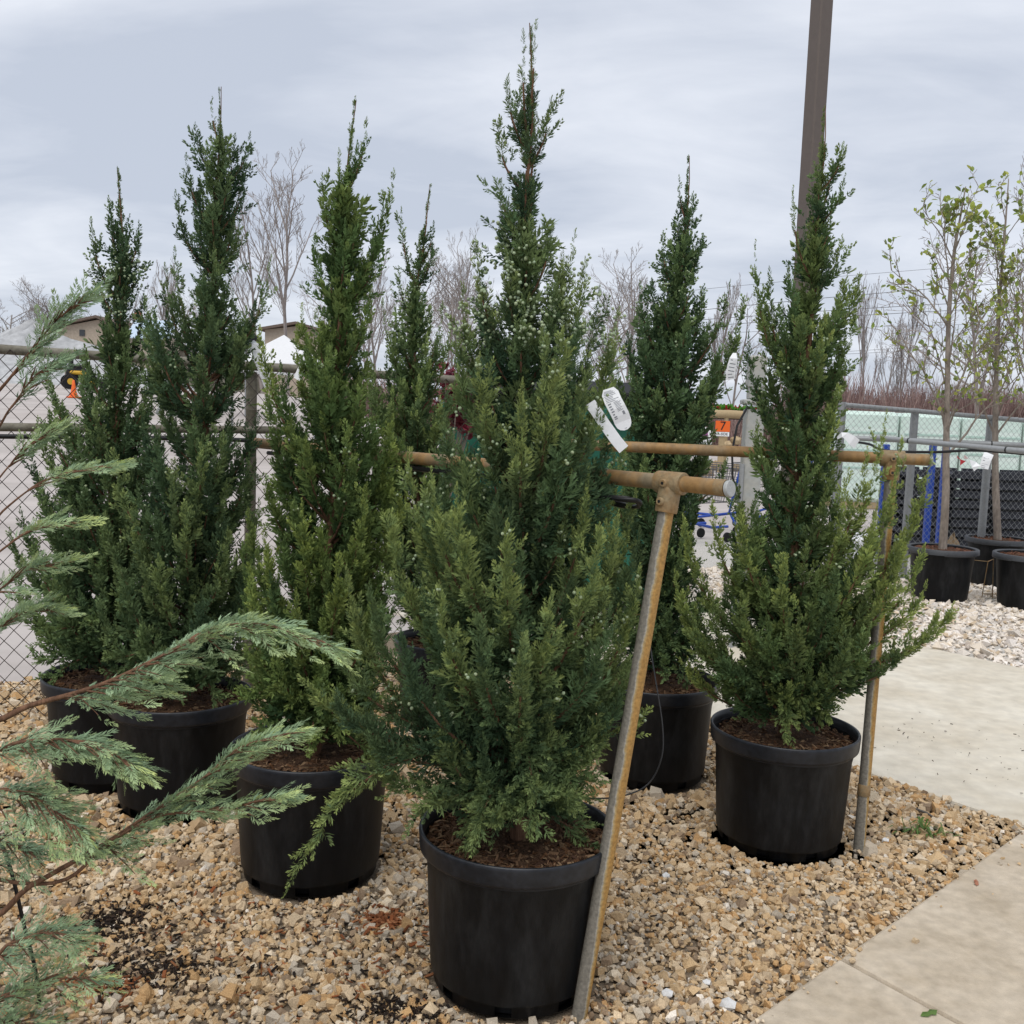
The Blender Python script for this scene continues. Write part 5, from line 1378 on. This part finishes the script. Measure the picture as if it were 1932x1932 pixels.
r_ = np.random.default_rng(5); q = np.stack([r_.uniform(-.9, .9, 260), r_.uniform(-.2, .2, 260), np.full(260, zt + .05)], 1)
V, F, _ = leaf_cloud(q, np.tile([0, 0, 1.], (260, 1)), r_, 500, .18); cc_ = np.where(r_.random((500, 1)) < .7, [[.12, .34, .05]], [[.45, .04, .05]])
tag(link('seedlings', mesh_np('seedlings', V, F, M_leaf, np.repeat(cc_, 6, 0)), root), kind='stuff')
bg_ = P(1330, 835, 30); root = empty('soil_bag', (bg_.x, 30.3, yz(bg_.x, 30.3))); tag(root, 'white bag with purple flower print lettered AC left of the row sign', 'bag')
zt = P(1330, 806, 30.3).z - root.location.z; zb = P(1330, 832, 30.3).z - root.location.z
b = MB(); b.box((0, 0, zt / 2), (.50, .22, zt), bev=.06); bo = b.build('sack', M_paper, root)
b = MB(); b.box((-.06, -.113, zt * .87), (.34, .006, zt * .18), bev=.002); b.build('flower_print', mat('purple_print', (0.30, 0.10, 0.26), .7), bo)
text_mesh('AC', .14, M_bk, 'lettering', bo, (.08, -.114, zt * .66), (math.pi / 2, 0, 0))

# shopping carts
M_cart = mat('blue_plastic', (0.015, 0.06, 0.34), .4, .4); M_chrome = mat('cart_wire', (0.10, 0.10, 0.105), .5, .4)
def cart(label, loc, rz):
    root = empty('shopping_cart', loc, rz); tag(root, label, 'shopping cart', 'blue shopping carts')
    b = MB(); b.tube([(-.45, -.26, .98), (-.5, -.26, 1.05), (-.5, .26, 1.05), (-.45, .26, .98)], .02, 8); b.build('handle', M_cart, root)
    for s in (-1, 1):
        b = MB(); b.tube([(-.45, .26 * s, .98), (-.36, .27 * s, .6), (-.30, .27 * s, .30), (.2, .22 * s, .2), (.5, .20 * s, .2)], .019, 8); b.build('side_frame', M_cart, root)
        b = MB(); b.tube([(-.32, .27 * s, .30), (-.42, .27 * s, .14)], .018, 8); b.build('rear_leg', M_cart, root)
    lo = [(-.36, -.25), (.5, -.19), (.5, .19), (-.36, .25)]; hi = [(-.44, -.28), (.58, -.23), (.58, .23), (-.44, .28)]
    bk = MB()
    def ring_(f): return [Vector((l[0] + (h[0] - l[0]) * f, l[1] + (h[1] - l[1]) * f, .52 + .44 * f)) for l, h in zip(lo, hi)]
    for f in (.0, .25, .5, .75, 1.0):
        q = ring_(f); bk.tube(q + [q[0]], .006 if f in (0, 1) else .004, 4)
    a, b2 = ring_(0), ring_(1)
    for i in range(4):
        j = (i + 1) % 4; n = 16 if i % 2 == 0 else 9
        for k in range(n): bk.tube([a[i].lerp(a[j], k / n), b2[i].lerp(b2[j], k / n)], .0035, 3)
    for k in range(1, 8): bk.tube([a[0].lerp(a[1], k / 8), a[3].lerp(a[2], k / 8)], .0035, 3)
    tag(bk.build('basket', M_chrome, root), kind='stuff')
    for x in (-.42, .46):
        for y in (-.24, .24):
            w = MB(); w.tube([(x, y - .015, .065), (x, y + .015, .065)], .065, 12); w.build('wheel', M_blk, root)
for px, py, Y, rz, lab in ((1358, 985, 14.5, 2.4, 'blue shopping cart seen past the end of the leaning rail'), (1300, 990, 13.2, .6, 'blue shopping cart partly behind the juniper with the limp tag'), (1455, 985, 15.2, 3.6, 'blue shopping cart behind the grey conduit post')):
    c = P(px, py, Y); cart(lab, (c.x, Y, max(0, yz(c.x, Y))), rz)

# behind the galvanised fence: wrapped rows, dark pallets, blue posts, burlap ball
M_mint = mat('mint_plastic_wrap', (0.56, 0.70, 0.62), .4, .4, .06, 1.2, col2=(0.68, 0.77, 0.71), stretch=(.4, 1, 4))
for i in range(4):
    x0 = P(1590 + i * 118, 800, 19).x; x1 = P(1590 + (i + 1) * 118 - 4, 800, 19).x
    zt = P(1650 + i * 118, 776 + i * 5, 19).z
    root = empty('wrapped_stack', ((x0 + x1) / 2, 19.8, 0)); tag(root, 'pallet stack wrapped in pale green plastic behind the galvanised fence', 'wrapped stack', 'wrapped stacks behind the fence')
    b = MB(); b.box((0, 0, zt / 2 + .06), (x1 - x0, 1.3, zt - .12), bev=.07); bo = b.build('wrap', M_mint, root)
    for q in (.42, .60, .78):
        b = MB(); b.box((0, -.655, zt * q), (x1 - x0 - .1, .012, .035)); b.build('strap', mat('wrap_band', (0.40, 0.55, 0.48), .4), bo)
    b = MB(); b.box((0, 0, .06), (x1 - x0, 1.2, .12)); b.build('pallet', M_wood, root)
M_dkpal = mat('dark_pallet', (0.035, 0.037, 0.045), .8, .2, .3, 4)
for i in range(5):
    x0 = P(1625 + i * 78, 950, 12.6).x; x1 = P(1625 + (i + 1) * 78 - 6, 950, 12.6).x
    if i == 0: continue
    root = empty('pallet_stack', ((x0 + x1) / 2, 12.9, 0), .03 * i); tag(root, 'stack of dark plastic pallets behind the galvanised fence', 'pallet stack', 'dark pallet stacks behind the fence')
    n = 9
    for k in range(n):
        b = MB(); b.box((0.012 * math.sin(k * 2 + i), 0, .065 + k * .118), (x1 - x0, .95, .045)); b.box((0, -.4, .105 + k * .118), (x1 - x0 - .05, .09, .05)); b.box((0, .4, .105 + k * .118), (x1 - x0 - .05, .09, .05))
        b.build('pallet', M_dkpal, root)
for i, (px, Y) in enumerate(((1781, 11.6), (1756, 12.0), (1668, 12.2))):
    c = P(px, 900, Y); zt = P(px, 838, Y).z
    b = MB(); b.box((0, 0, zt / 2), (.07, .07, zt), bev=.008); tag(b.build('blue_post', M_cart, None, (c.x, Y, 0)), 'blue painted square post behind the galvanised mesh', 'post', 'blue posts behind the fence')
M_burlap = mat('burlap', (0.26, 0.19, 0.12), .95, .1, .3, 20, bump=.6, bscale=60)
c = P(1806, 1010, 11.3); mound('burlap_root_ball', 'round burlap root ball on the ground behind the mesh', 'root ball', (c.x, 11.4, 0), .22, .22, .40, M_burlap, 8, n=16)
for i, (px, py, lab) in enumerate(((1620, 935, 'white soil sack lying by the fence corner'), (1640, 925, 'white soil sack slumped on another by the fence corner'))):
    c = P(px, py, 11.6); b = MB(); b.box((0, 0, .10 + .16 * i), (.55, .35, .18), bev=.07); tag(b.build('soil_sack', M_paper, None, (c.x, 11.7, 0)), lab, 'sack')
M_dry = mat('dry_brush', (0.17, 0.115, 0.10), .95, .05, attr='tint')
def twig_mass(name, label, x0, x1, Y0, Y1, h0, h1, n, cols, seed, zf=yz):
    r = np.random.default_rng(seed); y = r.uniform(Y0, Y1, n); u = r.uniform(0, 1, n)
    x = (x0 + (x1 - x0) * u) * y / Y0
    z = lot_z(x, y)
    h = r.uniform(h0, h1, n) * (.75 + .25 * np.sin(x * 1.3) * np.sin(x * .47 + 1))
    V = np.zeros((n, 2, 4, 3)); lean = r.normal(0, .16, (n, 2))
    F = []
    for k in range(2):
        w = .024 if k == 0 else .02
        base = np.stack([x, y, z], 1); top = base + np.stack([lean[:, 0] * h, lean[:, 1] * h, h], 1)
        ang = r.uniform(0, 3.14, n); wd = np.stack([np.cos(ang), np.sin(ang), 0 * ang], 1) * w * (Y0 / 40)
        if k: top = base + (top - base) * .6 + np.stack([r.normal(0, .35, n) * h * .5, r.normal(0, .2, n) * h * .3, h * .3], 1); base = base + np.stack([lean[:, 0] * h, lean[:, 1] * h, h], 1) * .35
        V[:, k, 0] = base - wd; V[:, k, 1] = base + wd; V[:, k, 2] = top + wd * .25; V[:, k, 3] = top - wd * .25
    idx = (np.arange(n * 2) * 4)[:, None]; F = np.concatenate([idx + [0, 1, 2], idx + [0, 2, 3]])
    c = np.array(cols)[r.integers(0, len(cols), n)] * r.uniform(.75, 1.25, (n, 1))
    tag(link(name, mesh_np(name, V.reshape(-1, 3), F, M_dry, np.repeat(c, 8, 0))), label, 'brush', kind='stuff')
BR = [(0.23, 0.15, 0.135), (0.29, 0.195, 0.175), (0.20, 0.13, 0.12), (0.33, 0.25, 0.22)]
twig_mass('brush_thicket', 'reddish brown bare thicket beyond the galvanised fence', P(1480, 800, 48).x, P(2250, 800, 48).x, 48, 62, 2.4, 4.6, 13000, BR, 3)
twig_mass('brush_thicket', 'low reddish thicket showing between the junipers', P(650, 800, 52).x, P(1480, 800, 52).x, 52, 66, 1.6, 3.0, 7000, BR, 5)
twig_mass('brush_thicket', 'pale grey scrub on the skyline behind the stone pile', P(-250, 800, 104).x, P(520, 800, 104).x, 104, 130, 3.0, 7.0, 5000, [(0.30, 0.29, 0.24), (0.36, 0.35, 0.27), (0.27, 0.25, 0.22)], 9)

# ------------------------------------------------------------------ bare trees on the skyline
M_bare = mat('bare_twigs', (0.30, 0.265, 0.245), .9, .1, .2, 3)
def bare_tree_meshes(seed, spread=.55, levels=4, upright=.12, stems=1):
    r = np.random.default_rng(seed); tk, cr = MB(), MB()
    def grow(p, d, L, rad, lev, dest):
        m = 4; pts = [p]; dd = d
        for i in range(m):
            dd = dd + r.normal(0, .07, 3) + np.array([0, 0, upright * .4]); dd /= np.linalg.norm(dd); pts.append(pts[-1] + dd * L / m)
        dest.tube(pts, [max(rad * (1 - .55 * i / m), .0009) for i in range(m + 1)], 5 if lev >= 3 else 3, caps=False)
        if lev == 0: return
        n = {4: 11, 3: 6, 2: 4, 1: 3}[lev]
        for i in range(n):
            f = .28 + .72 * (i + r.uniform(0, 1)) / n
            k = min(int(f * m), m - 1); q = pts[k] + (pts[k + 1] - pts[k]) * (f * m - k)
            s = r.normal(0, 1, 3); s -= dd * s.dot(dd); s /= np.linalg.norm(s)
            grow(q, nrm(dd * (1 - spread * .5) + s * spread + np.array([0, 0, upright])), L * r.uniform(.36, .56) * (1.2 - .5 * f), rad * .42, lev - 1, cr)
    for s in range(stems):
        d = nrm(np.array([r.normal(0, .10), r.normal(0, .10), 1.0])); grow(np.array([s * .05, 0, 0]), d, r.uniform(.8, .95), .011, levels, tk)
    return tk.mesh('trunk', M_bare), cr.mesh('branches', M_bare)
BT = [bare_tree_meshes(5), bare_tree_meshes(12, .5, 4, .2), bare_tree_meshes(23, .7, 4, .05), bare_tree_meshes(31, .6, 4, .1), bare_tree_meshes(40, .34, 4, .3)]
def bare_tree(px, py_top, Y, k, label, rz=0., zsink=.2, wide=1.0, group='bare trees on the skyline'):
    t = P(px, py_top, Y); g = yz(t.x, Y) - zsink; h = t.z - g
    root = empty('bare_tree', (t.x, Y, g), rz); root.scale = (h * wide, h * wide, h); tag(root, label, 'bare tree', group)
    a, b_ = BT[k]; link('trunk', a, root); link('branches', b_, root)
bare_tree(548, 362, 62, 0, 'big spreading bare tree between the two left junipers', .4)
bare_tree(500, 400, 66, 1, 'bare tree crowding the left side of the big spreading one', 1.4, wide=.9)
GL = 'slim bare tree in the row beyond the fence'
for i, (px, py, Y, k, w) in enumerate([(632, 525, 72, 3, 1.), (702, 508, 70, 2, .9), (725, 520, 78, 1, 1.1), (760, 530, 82, 3, 1.), (845, 515, 74, 2, .9), (885, 500, 70, 0, .8), (905, 520, 80, 3, 1.), (868, 540, 84, 1, 1.), (1130, 548, 80, 2, 1.2), (1160, 552, 84, 3, 1.3), (1195, 530, 78, 0, 1.1), (1345, 590, 86, 4, 1.1), (1385, 612, 88, 3, 1.2)]):
    bare_tree(px, py, Y, k, GL, i * 1.3, wide=w)
for i, (px, py, Y, k) in enumerate([(1642, 598, 54, 4), (1698, 610, 56, 4), (1668, 640, 60, 1), (1740, 640, 60, 3)]):
    bare_tree(px, py, Y, k, 'small pale bare tree rising out of the reddish thicket', i * 2.1, wide=.8, group='bare trees in the thicket')
bare_tree(1885, 440, 34, 2, 'large dark bare tree behind the leafing potted trees', .8, wide=1.0)
bare_tree(1965, 420, 36, 0, 'large dark bare tree beyond the end of the galvanised fence', 2.2, wide=1.0)
for i, (px, py, Y, k) in enumerate([(20, 560, 112, 2), (75, 575, 116, 0), (120, 560, 118, 3), (160, 580, 118, 2), (300, 540, 110, 4), (250, 572, 118, 0), (335, 560, 118, 3)]):
    bare_tree(px, py, Y, k, 'pale distant bare tree on the skyline behind the tan building', i * .9, wide=1.25, group='pale trees behind the building')

# ------------------------------------------------------------------ power lines
for i, (x0, y0, x1, y1) in enumerate([(1577, 522, 1738, 508), (1612, 557, 1748, 545), (1613, 583, 1710, 577), (1607, 596, 1705, 590), (1610, 618, 1697, 615), (1612, 662, 1690, 657), (1612, 667, 1690, 663)]):
    sl = (y1 - y0) / (x1 - x0); Y = 95
    pts = [P(x, y0 + sl * (x - x0) + .00003 * (x - x0) ** 2, Y) for x in (950, 1150, 1350, 1550, 1750, 1950, 2200)]
    b = MB(); b.tube(pts, .017 if i in (0, 4, 5, 6) else .027, 5)
    tag(b.build('power_line', mat('power_cable', (0.10, 0.105, 0.11), .6)), 'thin power line crossing the sky above the thicket', 'power line', 'power lines over the thicket')

# ------------------------------------------------------------------ small things on the ground
M_grass = mat('weed_leaf', (0.11, 0.19, 0.045), .55, .3, .2, 20, transl=.25)
wc = G(1742, 1578); r = np.random.default_rng(17); b = MB()
for i in range(46):
    a = r.uniform(0, 6.28); l = r.uniform(.03, .10); h = r.uniform(.015, .06); w = r.uniform(.003, .006)
    d = np.array([math.cos(a), math.sin(a), 0]); s = np.array([-d[1], d[0], 0]) * w; o = np.array([r.normal(0, .035), r.normal(0, .02), .006])
    b.add([o - s * .5, o + s * .5, o + d * l * .55 + s + [0, 0, h], o + d * l * .55 - s + [0, 0, h], o + d * l + [0, 0, h * .6]], [(0, 1, 2, 3), (3, 2, 4)])
tag(b.build('weed_tuft', M_grass, None, (wc.x, wc.y, 0)), 'small green weed tuft growing in the gravel near the walk corner', 'weed')
M_wst = mat('white_stone', (0.68, 0.68, 0.67), .85, .2, .08, 30, bump=.3, bscale=80)
for i, (px, py, R, lab) in enumerate([(1372, 1906, .022, 'largest white stone in the gravel beside the walk edge'), (1258, 1884, .016, 'oblong white stone in the gravel near the leaning post foot'), (1256, 1660, .014, 'white stone in the gravel midway to the wide juniper'), (1332, 1862, .012, 'small white stone close to the largest white one'), (1412, 1652, .013, 'white stone in the gravel in front of the wide juniper pot'), (1282, 1642, .011, 'small white stone in the gravel between the two rusty posts'), (1670, 1592, .013, 'pale stone in the gravel beside the upright post')]):
    c = G(px, py); iv, if_ = ico(60 + i, .16)
    tag(link('white_stone', mesh_np('white_stone', iv * [R * 1.2, R, R * .8], if_, M_wst), None, (c.x, c.y, R * .6 + .006)), lab, 'stone')
# spilled potting mulch and dead sprigs
def spill(label, px, py, sx, sy, n, pal, seed, smin=.006, smax=.024, name='spilled_mulch'):
    c = G(px, py); r = np.random.default_rng(seed)
    O = np.stack([c.x + r.normal(0, sx, n), c.y + r.normal(0, sy, n), r.uniform(.010, .022, n)], 1)
    V, F, C = chips(n, r, 0, 0, pal, smin, smax, pos=O)
    tag(link(name, mesh_np(name, V, F, M_chip, C)), label, 'mulch', kind='stuff')
DK = [(0.025, 0.018, 0.014), (0.045, 0.03, 0.022), (0.018, 0.014, 0.012)]
spill('dark potting mulch spilled on the gravel below the blue-green conifer', 225, 1745, .07, .06, 520, DK, 1)
spill('dark potting mulch spilled lower down the gravel', 285, 1835, .10, .06, 420, DK, 2)
spill('dark potting mulch spilled in front of the big pot', 745, 1915, .07, .035, 320, DK, 3)
RD = [(0.24, 0.085, 0.035), (0.19, 0.07, 0.03), (0.30, 0.13, 0.06)]
spill('rust coloured dead sprig lying on the gravel', 722, 1742, .028, .03, 260, RD, 4, .010, .035, 'dead_sprig')
spill('rust coloured dead sprig near the conifer', 190, 1865, .05, .025, 200, RD, 5, .010, .03, 'dead_sprig')
spill('scattered brown needle litter across the gravel', 620, 1790, .45, .22, 500, RD + DK, 6, .008, .03, 'needle_litter')
spill('scattered brown litter on the pale walk', 1830, 1420, .55, .34, 110, [(0.10, 0.075, 0.05), (0.07, 0.06, 0.05)], 7, .004, .016, 'walk_litter')
sk = MB(); q0, q1 = G(1728, 1536), G(1768, 1556); sk.tube([q0 + Vector((0, 0, .022)), (q0 + q1) / 2 + Vector((0, .004, .026)), q1 + Vector((0, 0, .022))], [.005, .006, .004], 6)
tag(sk.build('stick', mat('grey_stick', (0.12, 0.11, 0.10), .8)), 'short grey stick lying in the gravel behind the weed tuft', 'stick')
s0 = G(76, 1905); tubing('thin black stake standing in the gravel below the conifer', [Vector((s0.x, s0.y, -.02)), P(70, 1850, s0.y - .01), P(60, 1800, s0.y - .02), P(50, 1765, s0.y - .03), P(20, 1640, s0.y - .05), P(-10, 1560, s0.y - .06)], .005, name='drip_stake', cat='stake')
for px, py, sz, rz, lab in ((1752, 1915, .030, .4, 'green holly-like leaf lying on the near walk slab'), (1842, 1668, .022, 1.2, 'brown dry leaf lying on the walk slab')):
    c = G(px, py, TOPW); b = MB()
    b.add([(-sz, 0, .003), (-sz * .4, sz * .35, .006), (sz * .1, sz * .25, .004), (sz * .5, sz * .4, .007), (sz, 0, .009), (sz * .5, -sz * .4, .004), (sz * .1, -sz * .25, .006), (-sz * .4, -sz * .35, .004), (0, 0, .010)], [(i, (i + 1) % 8, 8) for i in range(8)])
    o = b.build('fallen_leaf', M_grass if 'green' in lab else M_chim, None, (c.x, c.y, TOPW)); o.rotation_euler = (0, 0, rz); tag(o, lab, 'leaf')
